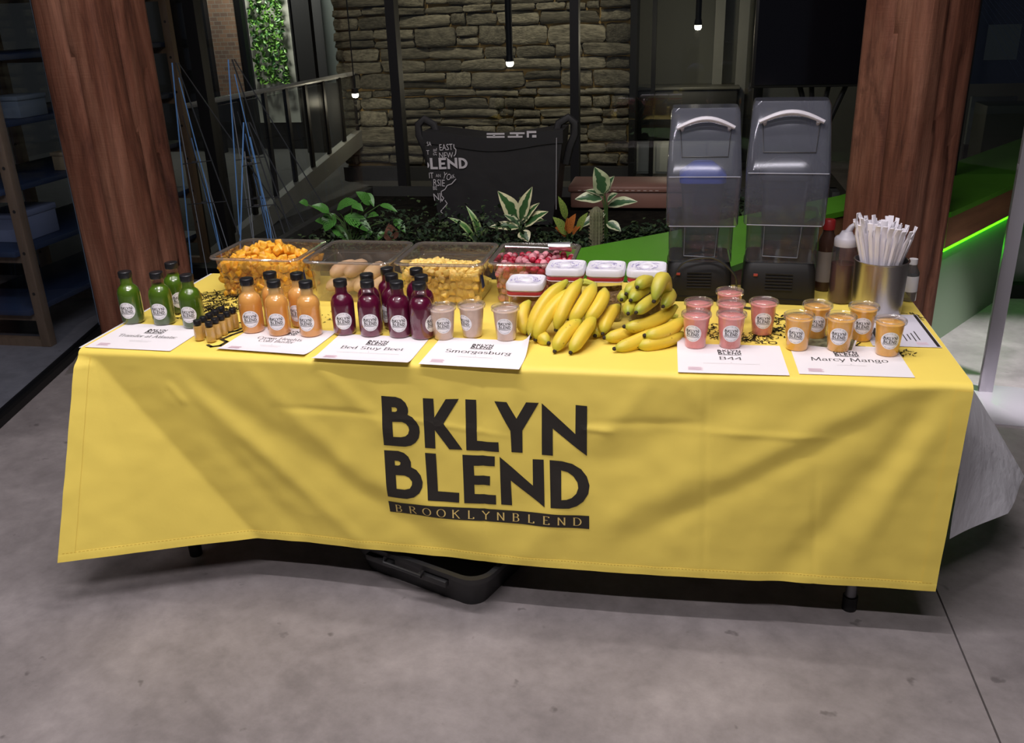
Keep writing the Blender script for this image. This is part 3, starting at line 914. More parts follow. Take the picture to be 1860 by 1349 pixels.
def leaf_mat(name, center, edge, mode='edge', vein=None, rough=0.35):
    m = bpy.data.materials.new(name); m.use_nodes = True
    nt = m.node_tree; b = nt.nodes['Principled BSDF']
    uv = nt.nodes.new('ShaderNodeUVMap'); sep = nt.nodes.new('ShaderNodeSeparateXYZ')
    nt.links.new(uv.outputs['UV'], sep.inputs[0])
    nz = nt.nodes.new('ShaderNodeTexNoise'); nz.inputs['Scale'].default_value = 5; nz.inputs['Detail'].default_value = 4
    nt.links.new(uv.outputs['UV'], nz.inputs['Vector'])
    # distance from midrib 0..1
    s1 = nt.nodes.new('ShaderNodeMath'); s1.operation = 'MULTIPLY_ADD'; s1.inputs[1].default_value = 2; s1.inputs[2].default_value = -1
    ab = nt.nodes.new('ShaderNodeMath'); ab.operation = 'ABSOLUTE'
    nt.links.new(sep.outputs['X'], s1.inputs[0]); nt.links.new(s1.outputs[0], ab.inputs[0])
    ad = nt.nodes.new('ShaderNodeMath'); ad.operation = 'MULTIPLY_ADD'; ad.inputs[1].default_value = 0.9
    nt.links.new(nz.outputs['Fac'], ad.inputs[0]); nt.links.new(ab.outputs[0], ad.inputs[2])
    fac = ad.outputs[0]
    lo, hi = 0.95, 1.12
    if mode == 'vein':
        wv = nt.nodes.new('ShaderNodeTexWave'); wv.inputs['Scale'].default_value = 2.3; wv.inputs['Distortion'].default_value = 1.5
        cb = nt.nodes.new('ShaderNodeCombineXYZ')
        sb = nt.nodes.new('ShaderNodeMath'); sb.operation = 'MULTIPLY_ADD'; sb.inputs[1].default_value = -0.45
        nt.links.new(ab.outputs[0], sb.inputs[0]); nt.links.new(sep.outputs['Y'], sb.inputs[2])
        nt.links.new(sb.outputs[0], cb.inputs[0]); nt.links.new(cb.outputs[0], wv.inputs['Vector'])
        fac = wv.outputs['Fac']; lo, hi = 0.62, 0.95
    if mode == 'patch':
        lo, hi = 0.55, 0.75
    r = nt.nodes.new('ShaderNodeValToRGB')
    r.color_ramp.elements[0].position = min(lo, 0.98); r.color_ramp.elements[0].color = (*center, 1)
    r.color_ramp.elements[1].position = min(hi, 1.0); r.color_ramp.elements[1].color = (*edge, 1)
    nt.links.new(fac, r.inputs['Fac'])
    nt.links.new(r.outputs['Color'], b.inputs['Base Color'])
    b.inputs['Roughness'].default_value = rough
    return m


def leaf(B, T, width, m, parent, droop=0.15, tilt=0.0, fold=0.25, ovate=0.45, name='leaf'):
    B = Vector(B); T = Vector(T)
    d = T - B; L = d.length; dn = d.normalized()
    view = (CAM - B).normalized() * 0.75 + Vector((0, 0, 0.8)) + Vector((tilt, 0, 0))
    side = dn.cross(view).normalized(); nr = side.cross(dn).normalized()
    nu, nv = 6, 10
    mb = MB(); uvs = []
    vs = []
    for j in range(nv + 1):
        t = j / nv
        prof = (math.sin(PI * t ** (0.5 + ovate * 0.6)) ** 0.85) if 0 < t < 1 else 0.0
        hw = width / 2 * max(prof, 0.03)
        c = B + d * t + nr * (L * droop * (4 * t * (1 - t)) * 0.5) - Vector((0, 0, 1)) * (L * droop * 0.4 * t * t)
        for i in range(nu + 1):
            s_ = i / nu * 2 - 1
            vs.append(c + side * (hw * s_) + nr * (abs(s_) * hw * fold + 0.06 * hw * math.sin(t * 13) * abs(s_)))
            uvs.append((i / nu, t))
    fs = [(j * (nu + 1) + i, j * (nu + 1) + i + 1, (j + 1) * (nu + 1) + i + 1, (j + 1) * (nu + 1) + i) for j in range(nv) for i in range(nu)]
    me = bpy.data.meshes.new(name); me.from_pydata(vs, [], fs); me.materials.append(m)
    ul = me.uv_layers.new(name='UVMap')
    for p in me.polygons:
        p.use_smooth = True
        for li in p.loop_indices: ul.data[li].uv = uvs[me.loops[li].vertex_index]
    return inst(name, me, parent)


M_LILY = leaf_mat('lily_leaf', (0.03, 0.13, 0.018), (0.12, 0.30, 0.06), 'vein')
M_VARI = leaf_mat('variegated_leaf', (0.035, 0.10, 0.03), (0.62, 0.60, 0.36), 'edge')
M_VARI2 = leaf_mat('dim_variegated_leaf', (0.045, 0.105, 0.045), (0.45, 0.48, 0.30), 'edge')
M_DRAC = leaf_mat('stripe_leaf', (0.08, 0.2, 0.05), (0.34, 0.45, 0.18), 'edge')
M_CROT = leaf_mat('croton_leaf', (0.30, 0.06, 0.02), (0.55, 0.26, 0.04), 'vein')
M_CROT2 = leaf_mat('croton_yellow_leaf', (0.06, 0.16, 0.03), (0.5, 0.5, 0.12), 'vein')
M_BROWN = leaf_mat('brown_leaf', (0.30, 0.14, 0.095), (0.40, 0.21, 0.15), 'vein')
M_DARKL = leaf_mat('dark_leaf', (0.012, 0.04, 0.010), (0.03, 0.08, 0.02), 'patch')
M_SUCC = leaf_mat('succulent_leaf', (0.20, 0.30, 0.20), (0.30, 0.40, 0.28), 'edge')
M_STEM = mat('green_stem', (0.06, 0.12, 0.03), 0.5)


def plant(name, label, rootpx, y, specs, m, stems=True, stem_r=0.0025, droop=0.15, ymin=None):
    root = at(*rootpx, y=y); root.z = SZ
    t = thing(name, label, 'plant', root)
    Mi = Matrix.Translation(-root)
    for i, sp in enumerate(specs):
        (bu, bv), (tu, tv), wd = sp[:3]
        mm = sp[3] if len(sp) > 3 else m
        dy = random.uniform(-0.04, 0.04)
        Bp = at(bu, bv, y=y + dy); Tp = at(tu, tv, y=y + dy - 0.03)
        Bp.z = max(Bp.z, SZ + 0.01); Tp.z = max(Tp.z, SZ + 0.005)
        # leaves are built in world space, then shifted to the plant's base
        o = leaf(Bp, Tp, wd, mm, t, droop)
        for v in o.data.vertices: v.co -= root
        if stems:
            c = (Bp - root)
            MB().tube([Vector((0.01 * math.sin(i * 2.1), 0.01 * math.cos(i), 0)), c * 0.5 + Vector((0, 0, 0.25 * c.z)), c], stem_r, 5).build('stem', M_STEM, t)
    return t


random.seed(21)
plant('peace_lily', 'leafy plant with broad ribbed green leaves behind the banana pan', (640, 445), 1.62, [
    ((598, 386), (566, 371), .05), ((607, 388), (590, 418), .075), ((612, 380), (650, 364), .065), ((672, 372), (646, 346), .055), ((626, 392), (676, 420), .075),
    ((604, 412), (634, 438), .055), ((668, 350), (679, 374), .03), ((668, 394), (688, 390), .04), ((678, 420), (654, 436), .035), ((716, 398), (736, 421), .045),
    ((690, 372), (722, 383), .03), ((560, 372), (543, 366), .04), ((590, 405), (572, 400), .04), ((640, 372), (660, 382), .04), ((700, 420), (684, 436), .03)], M_LILY)
plant('brown_leaf_plant', 'single curled brown leaf standing among the planter greenery', (710, 448), 1.52, [((712, 437), (706, 405), .068)], M_BROWN, droop=0.05)
plant('striped_dracaena', 'small plant with long arching striped blades behind the mango pan', (868, 450), 1.6, [
    ((872, 440), (846, 362), .035), ((862, 440), (812, 384), .032), ((870, 440), (884, 408), .02), ((866, 440), (834, 420), .02)], M_DRAC, stems=False, droop=0.35)
plant('variegated_rubber_plant', 'rubber plant with wide cream-edged leaves before the black bag', (945, 450), 1.6, [
    ((941, 406), (904, 344), .085), ((945, 402), (967, 336), .06), ((942, 414), (889, 410), .05), ((953, 411), (996, 382), .06), ((948, 406), (980, 366), .045),
    ((946, 420), (960, 438), .06), ((962, 404), (988, 398), .04), ((944, 410), (915, 388), .04, M_VARI2)], M_VARI, droop=0.1)
plant('tall_rubber_plant', 'taller rubber plant with cream-edged leaves beside the cactus', (1102, 450), 1.72, [
    ((1096, 352), (1080, 301), .085), ((1099, 350), (1116, 318), .05), ((1094, 362), (1044, 360), .065), ((1104, 374), (1158, 364), .06), ((1098, 356), (1064, 344), .035),
    ((1102, 404), (1128, 419), .05), ((1100, 388), (1052, 412), .05), ((1103, 366), (1122, 350), .04)], M_VARI2, droop=0.1)
plant('croton', 'croton with orange and red veined leaves beside the cactus', (1032, 452), 1.62, [
    ((1028, 426), (1004, 392), .05, M_CROT2), ((1032, 424), (1046, 386), .045), ((1030, 428), (1008, 412), .05), ((1028, 398), (1014, 354), .035, M_CROT2),
    ((1050, 420), (1068, 384), .04, M_CROT2), ((1034, 420), (1030, 394), .045), ((1040, 426), (1056, 408), .035)], M_CROT, droop=0.1)
# echeveria rosette
r0 = at(1027, 441, y=1.50); r0.z = SZ
t = thing('echeveria', 'pale green spiky succulent rosette at the planter edge', 'plant', r0)
for k in range(18):
    a = k * 2.4; rr = 0.022 + 0.0028 * k
    o = leaf(Vector((0, 0, 0.02)), Vector((rr * math.cos(a) * 1.35, rr * math.sin(a) * 1.35, 0.075 - rr * 0.75)), 0.018, M_SUCC, t, 0.1)
# cactus
c0 = at(1083, 440, y=1.58); c0.z = SZ
t = thing('column_cactus', 'small ribbed column cactus standing in the planter', 'cactus', c0)
loops = []
for k in range(13):
    zz = 0.19 * k / 12; rr = 0.026 * math.sqrt(max(0.02, 1 - max(0, (zz - 0.165) / 0.026) ** 2))
    loops.append([(rr * (1 + 0.09 * math.cos(q * PI)) * math.cos(2 * PI * q / 28), rr * (1 + 0.09 * math.cos(q * PI)) * math.sin(2 * PI * q / 28), zz) for q in range(28)])
MB().loft(loops).build('stem', mat('cactus_skin', (0.13, 0.13, 0.07), 0.8, noise_amt=0.3, noise_scale=60), t)
mb = MB()
for q in range(14):
    for k in range(12):
        a = 2 * PI * q / 14; zz = 0.012 + k * 0.0145
        p = Vector((0.028 * math.cos(a), 0.028 * math.sin(a), zz))
        for s_ in (-1, 1):
            mb.tube([p, p + Vector((0.007 * math.cos(a + s_ * 0.5), 0.007 * math.sin(a + s_ * 0.5), 0.003))], [0.0008, 0.0002], 3)
o = mb.build('spines', mat('cactus_spine', (0.4, 0.33, 0.2), 0.6), t); o['kind'] = 'stuff'
# low ground cover
random.seed(5)
mb = MB()
def groundleaf(p, r):
    q = Matrix.Rotation(random.uniform(0, 6.28), 3, 'Z') @ Matrix.Rotation(random.uniform(-1.2, 0.4), 3, 'X')
    mb.add([p + q @ Vector(v) for v in ((-r * .1, 0, 0), (-r * .45, r * .5, .003), (0, r * 1.1, 0), (r * .45, r * .5, .003), (r * .1, 0, 0))], [(0, 1, 2), (0, 2, 4), (4, 2, 3)], random.choice((0, 0, 0, 1)))
for i in range(5200):
    x = random.uniform(-1.2, 1.2); ylo = 1.4 + max(0, (x + 0.02)) * 0.94
    y = ylo + 0.02 + random.random() ** 2 * 0.55
    if y > 2.7: continue
    if y > 1.9 and -0.8 < x < 0.5: y = ylo + random.random() * 0.25
    if y > 1.95 and -0.8 < x < 0.5: continue
    hgt = random.random() ** 2 * (0.16 if -0.9 < x < -0.15 else 0.06)
    groundleaf(Vector((x, y, SZ + 0.005 + hgt)), random.uniform(0.010, 0.028))
o = mb.build('ground_cover', [mat('moss_dark', (0.008, 0.026, 0.006), 0.7), mat('moss_olive', (0.03, 0.055, 0.012), 0.7)], None, smooth=False)
tag(o, 'low dark green ground cover foliage over the planter soil', 'ground cover', kind='stuff')

# ------------------------------------------------------------------ black bag with white print
M_BAG = mat('black_bag_fabric', (0.008, 0.0075, 0.008), 0.6, bump=0.3, bump_scale=8)
bag = thing('carry_bag', 'large black fabric carry bag with white map lettering among the plants', 'bag')
BY = 2.0
tl, tr_ = at(768, 250, y=BY), at(1022, 240, y=BY)
bx0, bx1 = tl.x - 0.002, tr_.x; bz1 = 1.085
loops = []
for k in range(9):
    t = k / 8; z_ = SZ + 0.012 + (bz1 - SZ - 0.012) * t
    ins = 0.055 * (1 - t)
    dd = 0.28 - 0.05 * t
    lp = []
    n = 10
    for q in range(n + 1): lp.append((bx0 + ins + (bx1 - bx0 - 2 * ins) * q / n, BY + 0.01 + 0.006 * math.sin(q * 2.3 + k) * (1 - t), z_ + (0.018 * math.cos(q / n * 2 * PI) if k == 8 else 0)))
    for q in range(n + 1): lp.append((bx1 - ins - (bx1 - bx0 - 2 * ins) * q / n, BY + dd + 0.006 * math.sin(q * 1.7 + k), z_ + (0.018 * math.cos(q / n * 2 * PI) if k == 8 else 0)))
    loops.append(lp)
MB().loft(loops).build('body', M_BAG, bag, angle=60)
mb = MB()
mb.grid(lambda u, v: (bx0 + (bx1 - bx0) * u, BY + 0.004, bz1 + 0.018 * math.cos(u * 2 * PI) + 0.003 - 0.06 * v), 20, 1)
mb.build('top_band', mat('bag_band', (0.008, 0.008, 0.009), 0.5), bag)
for sx, xx in ((-1, bx0), (1, bx1)):
    c = Vector((xx, BY + 0.1, bz1 - 0.01))
    path = [c + Vector((sx * p[0], 0, p[1])) for p in ((-0.05, -0.02), (-0.03, 0.05), (0.015, 0.075), (0.045, 0.05), (0.045, 0.0), (0.02, -0.06), (0.0, -0.14))]
    MB().tube(path, 0.019, 8, flat=0.55, up=Vector((0, 1, 0))).build('handle', M_BAG, bag)
MB().tube([at(1011, 250, y=BY) + Vector((0, -0.003, 0)), at(1011, 380, y=BY) + Vector((-0.002, -0.003, 0))], 0.002, 4).build('piping', mat('grey_piping', (0.3, 0.29, 0.3), 0.5), bag)
# print on the bag: pixel-free layout in bag coordinates (x along, z up) on its front face
def bagpt(x, z_): return (x, BY + 0.0035, z_)
def bagpart(part, u, v, size_w, rot=0.0):
    p = at(u, v, y=BY)
    return moved(part, p.x, p.z, rot)
k = at(849, 297, y=BY).x - at(772, 297, y=BY).x
parts = []
bl = logo_parts(1.0, keys=['B2', 'L2', 'E2', 'N2', 'D2'], underline=False)
xs = [v[0] for p in bl for v in p[0]]; ys = [v[1] for p in bl for v in p[0]]
sc = (at(849, 297, y=BY).x - at(763, 297, y=BY).x) / (max(xs) - min(xs))
ctr = at(849, 297, y=BY)
xedge = at(776, 297, y=BY).x
for vs, fs in bl:
    vv = [((x - max(xs)) * sc + ctr.x, (y - (max(ys) + min(ys)) / 2) * sc * 0.92 + ctr.z) for x, y in vs]
    vv, ff = cut2d(vv, fs, 0.006)
    ff = [f for f in ff if sum(vv[i][0] for i in f) / len(f) > xedge]
    parts.append(([(max(x, xedge), y) for x, y in vv], ff))
for txt, u, v, sz, rot, sq in (('EAST', 810, 273, .042, 0.04, .72), ('NEW', 810, 287, .038, 0.02, .8), ('IT', 783, 324, .040, 0, .7), ('RSIE', 797, 338, .046, -0.06, .72), ('YO', 810, 326, .046, -0.35, .62),
                               ('RK', 823, 324, .026, 0.3, .7), ('SVIL', 793, 276, .026, 1.5, .75), ('SA', 779, 265, .028, 0, .7), ('NI', 795, 364, .05, 0.1, .8), ('BE', 790, 345, .026, 0, .8), ('AN', 796, 322, .022, 0, .8), ('T', 777, 281, .03, 0, .8), ('P', 801, 368, .03, 0, .8)):
    parts.append(bagpart(text2d(txt, sz, squeeze=sq), u, v, 0, rot))
# squiggled coast line of the printed map
pth = [(824, 262), (824, 268), (828, 272), (827, 280), (824, 284)], [(828, 325), (820, 334), (812, 337), (808, 344), (801, 348), (802, 356), (806, 360), (802, 366)], [(808, 364), (812, 370), (807, 376), (800, 384), (804, 388)]
for pl_ in pth:
    pp = [at(u, v, y=BY) for u, v in pl_]
    for a, b in zip(pp[:-1], pp[1:]):
        d = Vector((b.x - a.x, b.z - a.z)).normalized() * 0.002; n_ = Vector((-d.y, d.x))
        parts.append(([(a.x + n_.x, a.z + n_.y), (a.x - n_.x, a.z - n_.y), (b.x - n_.x, b.z - n_.y), (b.x + n_.x, b.z + n_.y)], [(0, 1, 2, 3)]))
print_mesh('print', parts, bagpt, mat('bag_print_white', (0.42, 0.40, 0.41), 0.7), bag)
parts = []
p = at(884, 248, y=BY)
for (x0, y0, x1, y1) in ((0, 0, .085, .008), (0, .014, .085, .022), (.1, 0, .17, .008), (.11, .016, .18, .024), (.19, .0, .2, .03), (.2, .02, .235, .03), (.215, 0, .235, .012), (.03, .006, .04, .016), (.14, .008, .15, .016)):
    parts.append(rects([(p.x + x0, p.z + y0 - 0.006, p.x + x1, p.z + y1 - 0.006)]))
print_mesh('band_print', parts, lambda x, z_: (x, BY + 0.001, z_), mat('bag_print_white', (0.42, 0.40, 0.41), 0.7), bag)

# brown bench box behind the cactus
a = at(1046, 338, y=2.38); b = at(1215, 336, y=2.38)
cr = thing('brown_box', 'low reddish brown padded box lying behind the cactus', 'box')
M_BRB = mat('brown_leatherette', (0.19, 0.095, 0.07), 0.5, noise_amt=0.1, noise_scale=5)
MB().box(((a.x + b.x) / 2 + 0.05, 2.52, (SZ + 0.01 + a.z) / 2 - 0.01), (b.x - a.x + 0.16, 0.28, a.z - SZ - 0.04)).build('body', M_BRB, cr, bevel=0.012)
MB().box(((a.x + b.x) / 2 + 0.05, 2.52, a.z - 0.015), (b.x - a.x + 0.18, 0.30, 0.03)).build('lid', M_BRB, cr, bevel=0.008)
mb = MB()
for k in range(14): mb.box((a.x + 0.02 + 0.03 * k, 2.3695, a.z - 0.02), (0.016, 0.002, 0.003))
o = mb.build('stitching', mat('pale_thread', (0.5, 0.4, 0.36), 0.7), cr, smooth=False)

# ------------------------------------------------------------------ screen on a stand
tv = thing('screen', 'large black flat screen on a crossed-leg stand behind the blenders', 'screen')
TY = 2.98
a = at(1364, 164, y=TY); b = at(1546, 150, y=TY)
x1 = b.x + 0.25
MB().box(((a.x + x1) / 2, TY + 0.03, a.z + 0.42), (x1 - a.x, 0.05, 0.82)).build('bezel', M_BLACKP, tv, bevel=0.006)
MB().box(((a.x + x1) / 2, TY + 0.002, a.z + 0.42), (x1 - a.x - 0.03, 0.006, 0.79)).build('panel', mat('screen_black', (0.004, 0.004, 0.006), 0.12), tv)
xm = at(1478, 300, y=TY).x
for x0, z0, x2, z2 in ((xm - 0.13, a.z + 0.1, xm + 0.3, 0.0), (xm + 0.17, a.z + 0.1, xm - 0.28, 0.0), (xm - 0.05, a.z + 0.1, xm + 0.1, 0.02), (xm + 0.06, a.z + 0.1, xm - 0.1, 0.02)):
    MB().tube([(x0, TY + 0.08, z0), (x2, TY + 0.12, z2 + 0.02)], 0.014, 8).build('leg', M_BLACKM, tv)
MB().tube([(xm - 0.3, TY + 0.12, 0.015), (xm + 0.32, TY + 0.12, 0.015)], 0.014, 8).build('foot_bar', M_BLACKM, tv)

# ------------------------------------------------------------------ green ledge with light strip, bordering the planter
bench = thing('green_ledge', 'long green ledge with wooden band and green light strip bordering the planter', 'ledge')
LA = [(0.02, 1.36), (0.43, 1.716), (0.79, 2.09), (1.28, 2.57), (2.116, 3.657), (2.85, 4.75)]
LF = [(0.02, 1.02), (0.60, 1.05), (0.78, 1.30), (1.10, 2.06), (1.42, 2.36), (1.72, 2.19), (2.54, 3.405), (3.15, 4.31)]
def prism(poly, z0, z1, name, m, par):
    n = len(poly); vs = [(x, y, z0) for x, y in poly] + [(x, y, z1) for x, y in poly]
    return MB().add(vs, [tuple(range(n - 1, -1, -1)), tuple(range(n, 2 * n))] + [(k, (k + 1) % n, n + (k + 1) % n, n + k) for k in range(n)]).build(name, m, par, smooth=False)
prism(LF + LA[::-1], 0.675, 0.70, 'green_top', M_GREEN, bench)
def inset(poly, e):
    out = []
    for i, p in enumerate(poly):
        a_ = Vector(poly[max(0, i - 1)]); b_ = Vector(poly[min(len(poly) - 1, i + 1)]); d_ = (b_ - a_).normalized()
        out.append((p[0] - d_.y * e, p[1] + d_.x * e))
    return out
prism(inset(LF, 0.01) + [(x - 0.0, y) for x, y in LA[::-1]], 0.525, 0.674, 'wood_band', mat('orange_wood', (0.24, 0.115, 0.05), 0.55, noise_amt=0.2, noise_scale=3, stretch=(1, 1, 8)), bench)
prism(inset(LF, 0.05) + [(x, y) for x, y in LA[::-1]], 0.0, 0.524, 'base', mat('base_grey_green', (0.17, 0.24, 0.15), 0.6), bench)
d = Vector((0.685, 1.019, 0)).normalized(); n_ = Vector((d.y, -d.x, 0))
RB = Matrix(((d.x, -n_.x, 0), (d.y, -n_.y, 0), (0, 0, 1)))
c = Vector((2.09, 2.74, 0)) + n_ * -0.03; c.z = 0.512
MB().box(c, (1.6, 0.02, 0.016), RB).build('light_strip', mat('green_led', (0.3, 1, 0.05), 0.5, emit=(0.04, 1.0, 0.002), emit_s=8.0), bench)
# dark green block standing behind the ledge
c = at(1818, 262, y=4.9); c.z = 0
gbk = MB().box((c.x + 0.02, 4.95, 0.45), (0.36, 0.3, 0.90)).build('green_block', mat('very_dark_green', (0.016, 0.03, 0.008), 0.6), bevel=0.01)
tag(gbk, 'very dark green upright block behind the green ledge', 'block')
# track spot over the open floor at the right
t = thing('track_spot', 'small black track spot over the floor beside the sign stand', 'lamp', (2.60, 1.2, 3.4), 0)
MB().lathe([(0, 0.12), (0.04, 0.12), (0.045, 0.0), (0.04, -0.01), (0, -0.01)], 16).build('head', M_BLACKM, t)
MB().tube([(0, 0, 0.12), (0, 0, 0.6)], 0.01, 8).build('stem', M_BLACKM, t)
la = bpy.data.lights.new('spot', 'SPOT'); la.energy = 950; la.color = (1, 0.93, 1.0); la.spot_size = 0.46; la.spot_blend = 0.5; la.shadow_soft_size = 0.04
lo = bpy.data.objects.new('spot', la); link(lo, t); lo.location = (0, 0, -0.03)
lo.rotation_euler = Vector((-0.32, 0.82, -3.4)).to_track_quat('-Z', 'Y').to_euler()
# pale panels far behind the bench
gb = thing('glass_board', 'dark blue glass board with fine white line drawing and painted blue reflection beside the column', 'board')
a = at(1762, 0, y=5.6); b = at(1900, 150, y=5.6)
MB().box(((a.x + b.x) / 2, 5.6, b.z + 0.4), (b.x - a.x, 0.02, 0.8)).build('pane', mat('deep_blue_glass', (0.012, 0.024, 0.06), 0.08), gb)  # blue tint and pale square paint artwork reflected in the glass
a2 = at(1796, 45, y=5.585); b2 = at(1846, 108, y=5.585)
MB().box(((a2.x + b2.x) / 2, 5.586, (a2.z + b2.z) / 2), (b2.x - a2.x, 0.004, a2.z - b2.z)).build('painted_reflection', mat('painted_blue_reflection', (0.09, 0.12, 0.135), 0.4), gb)
for k in range(9):
    p, q = at(1770 + k * 9, 0, y=5.58), at(1850 + k * 14, 140 - 4 * k, y=5.58)
    MB().tube([p, q], 0.0012, 4).build('drawn_line', mat('blue_line', (0.10, 0.16, 0.30), 0.4), gb)
for sx in (0.1, 0.9):
    MB().box((a.x + (b.x - a.x) * sx, 5.6, (b.z) / 2), (0.03, 0.03, b.z)).build('leg', M_BLACKM, gb)
wb = facing(1766, 176, 1834, 262, 6.4, 'pale_panel', mat('pale_grey_panel', (0.17, 0.2, 0.19), 0.5), 0.05); wb.location.z = 0
a = at(1766, 176, y=6.4); b = at(1834, 262, y=6.4)
MB().box(((a.x + b.x) / 2, 6.43, b.z / 2), (b.x - a.x, 0.04, b.z)).build('base', M_DARKW, wb)
tag(wb, 'pale grey panel seen past the dark column above the green bench', 'panel')

# ------------------------------------------------------------------ sign stand at the right
st = thing('sign_stand', 'grey metal floor stand with flat post and square base plate', 'stand', (1.835, 1.60, 0), math.radians(-8))
M_STEEL = mat('satin_grey_metal', (0.30, 0.29, 0.31), 0.35, metal=0.6)
MB().loft([rrect(0.33, 0.42, 0.03, 0.0), rrect(0.33, 0.42, 0.03, 0.008)]).build('base_plate', mat('brushed_plate', (0.62, 0.6, 0.64), 0.3, metal=0.5), st, bevel=0.002)
MB().box((-0.01, 0.14, 0.80), (0.055, 0.04, 1.585)).build('post', M_STEEL, st, bevel=0.003)
MB().box((0.04, 0.14, 0.98), (0.16, 0.022, 0.022)).build('cross_bar', M_STEEL, st, bevel=0.002)
MB().box((0.14, 0.14, 1.3), (0.30, 0.012, 0.42)).build('frame', M_STEEL, st, bevel=0.003)

# ------------------------------------------------------------------ wooden shelving behind the left glass
sh = thing('shelving_unit', 'pale wooden ladder shelving with dark blue boards behind the glass', 'shelf')
M_PALEW = mat('pale_wood', (0.20, 0.125, 0.075), 0.55, noise_amt=0.18, noise_scale=6, stretch=(4, 4, 0.5))
M_BLUEB = mat('dark_blue_board', (0.022, 0.034, 0.07), 0.5)
X1, X0 = -2.87, -3.47
for y in (1.86, 2.72, 3.6):
    for x in (X1, X0):
        o = MB().box((x, y, 1.05), (0.055, 0.055, 2.1)).build('upright', M_PALEW, sh, bevel=0.004)
        for k in range(8):
            MB().lathe([(0, 0.0), (0.009, 0.0), (0.009, -0.003), (0, -0.003)], 10).build('peg_hole', mat('hole_dark', (0.02, 0.014, 0.01), 0.8), o).matrix_local = Matrix.Translation((x, y - 0.0285, 0.3 + k * 0.22)) @ Matrix.Rotation(PI / 2, 4, 'X')
    MB().box(((X0 + X1) / 2, y, 0.02), (X1 - X0 - 0.05, 0.05, 0.04)).build('foot_rail', M_PALEW, sh)
for z_ in (0.2, 0.52, 0.84, 1.16, 1.48, 1.8):
    MB().box(((X0 + X1) / 2, 2.73, z_), (X1 - X0 - 0.06, 1.85, 0.03)).build('shelf_board', M_BLUEB, sh, bevel=0.003)
    for y in (1.86, 2.72, 3.6):
        MB().box(((X0 + X1) / 2, y, z_ - 0.035), (X1 - X0 - 0.055, 0.03, 0.04)).build('batten', M_PALEW, sh)
for (x, y, z_, dx, dy, dz, c, lb) in ((-3.0, 2.2, 1.175, .18, .22, .11, (.18, .21, .24), 'grey storage box on the shelf under the top board'), (-2.95, 2.5, .855, .14, .2, .10, (.38, .27, .15), 'tan storage box on a middle shelf behind the glass'),
                                     (-3.0, 3.1, 1.495, .16, .3, .14, (.2, .23, .27), 'pale storage box near the top of the shelving'), (-3.1, 2.15, .535, .22, .3, .16, (.22, .24, .34), 'lilac grey storage box on a low shelf behind the glass')):
    bx_ = thing('storage_box', lb, 'box', (x, y, z_ + 0.001))
    mm = mat('box_%.2f' % (c[0] + z_), c, 0.6)
    MB().box((0, 0, dz * 0.4), (dx, dy, dz * 0.8)).build('body', mm, bx_, bevel=0.004)
    MB().box((0, 0, dz * 0.9), (dx + 0.01, dy + 0.01, dz * 0.2)).build('lid', mm, bx_, bevel=0.003)

# ------------------------------------------------------------------ acrylic easels
M_ACR = mat('acrylic_painted_blue_light', (0.16, 0.36, 0.75), 0.12, spec=0.8)  # blue base colour stands in for blue light caught by clear rods
M_ACRD = mat('smoky_acrylic', (0.05, 0.055, 0.06), 0.12, spec=0.8)
M_ACRC = mat('clear_acrylic_rod', (0.25, 0.28, 0.32), 0.1, spec=0.9)
def easel(apx, y, lean, label):
    ap = at(*apx, y=y)
    e = thing('acrylic_easel', label, 'easel', (ap.x, y, 0))
    h = ap.z
    for sx, m in ((-1, M_ACR), (1, M_ACRD)):
        MB().tube([(sx * 0.012, 0, h), (sx * 0.03 + lean * 0.45 + sx * 0.2, -0.16, 0.006)], 0.0042, 6).build('leg', m, e)
    MB().tube([(0.015, 0.0, h - 0.08), (0.05 + lean * 0.1, -0.02, h * 0.5), (0.02 + lean * 0.3, -0.05, 0.006)], 0.0036, 6).build('inner_rod', M_ACR, e)
    MB().tube([(0.02, 0.01, h), (lean * 1.5, 0.32, 0.006)], 0.0038, 6).build('back_leg', M_ACRD, e)
    for q in range(4):
        x0 = -0.03 + 0.02 * q; z0 = h - 0.16 - 0.13 * q
        MB().tube([(x0, 0.02 * q, z0), (x0 + (0.10 - 0.03 * q) * (1 if q % 2 else -0.6) + lean * 0.3, -0.08 + 0.05 * q, 0.006)], 0.0028, 5).build('thin_rod', (M_ACRC, M_ACRD, M_ACR, M_ACRC)[q], e)
    for z_ in (0.62, 0.85):
        t = 1 - z_ / h
        MB().tube([(-0.012 - 0.19 * t + lean * .45 * t, -0.155 * t - 0.01, z_), (0.012 + 0.22 * t + lean * .45 * t, -0.155 * t - 0.01, z_ + 0.02)], 0.003, 6).build('cross_bar', M_ACRD, e)
        MB().box((lean * .45 * t, -0.16 * t - 0.02, z_ + 0.015), (0.03, 0.015, 0.012)).build('clip', M_ACRD, e)
easel((316, 114), 2.72, 0.45, 'acrylic easel with blue light painted on its rods right beside the timber column')
easel((418, 108), 2.86, 0.40, 'acrylic easel with blue light painted on its rods before the balustrade glass')
easel((446, 222), 2.62, 0.22, 'shorter acrylic easel with painted blue light between its taller neighbours')

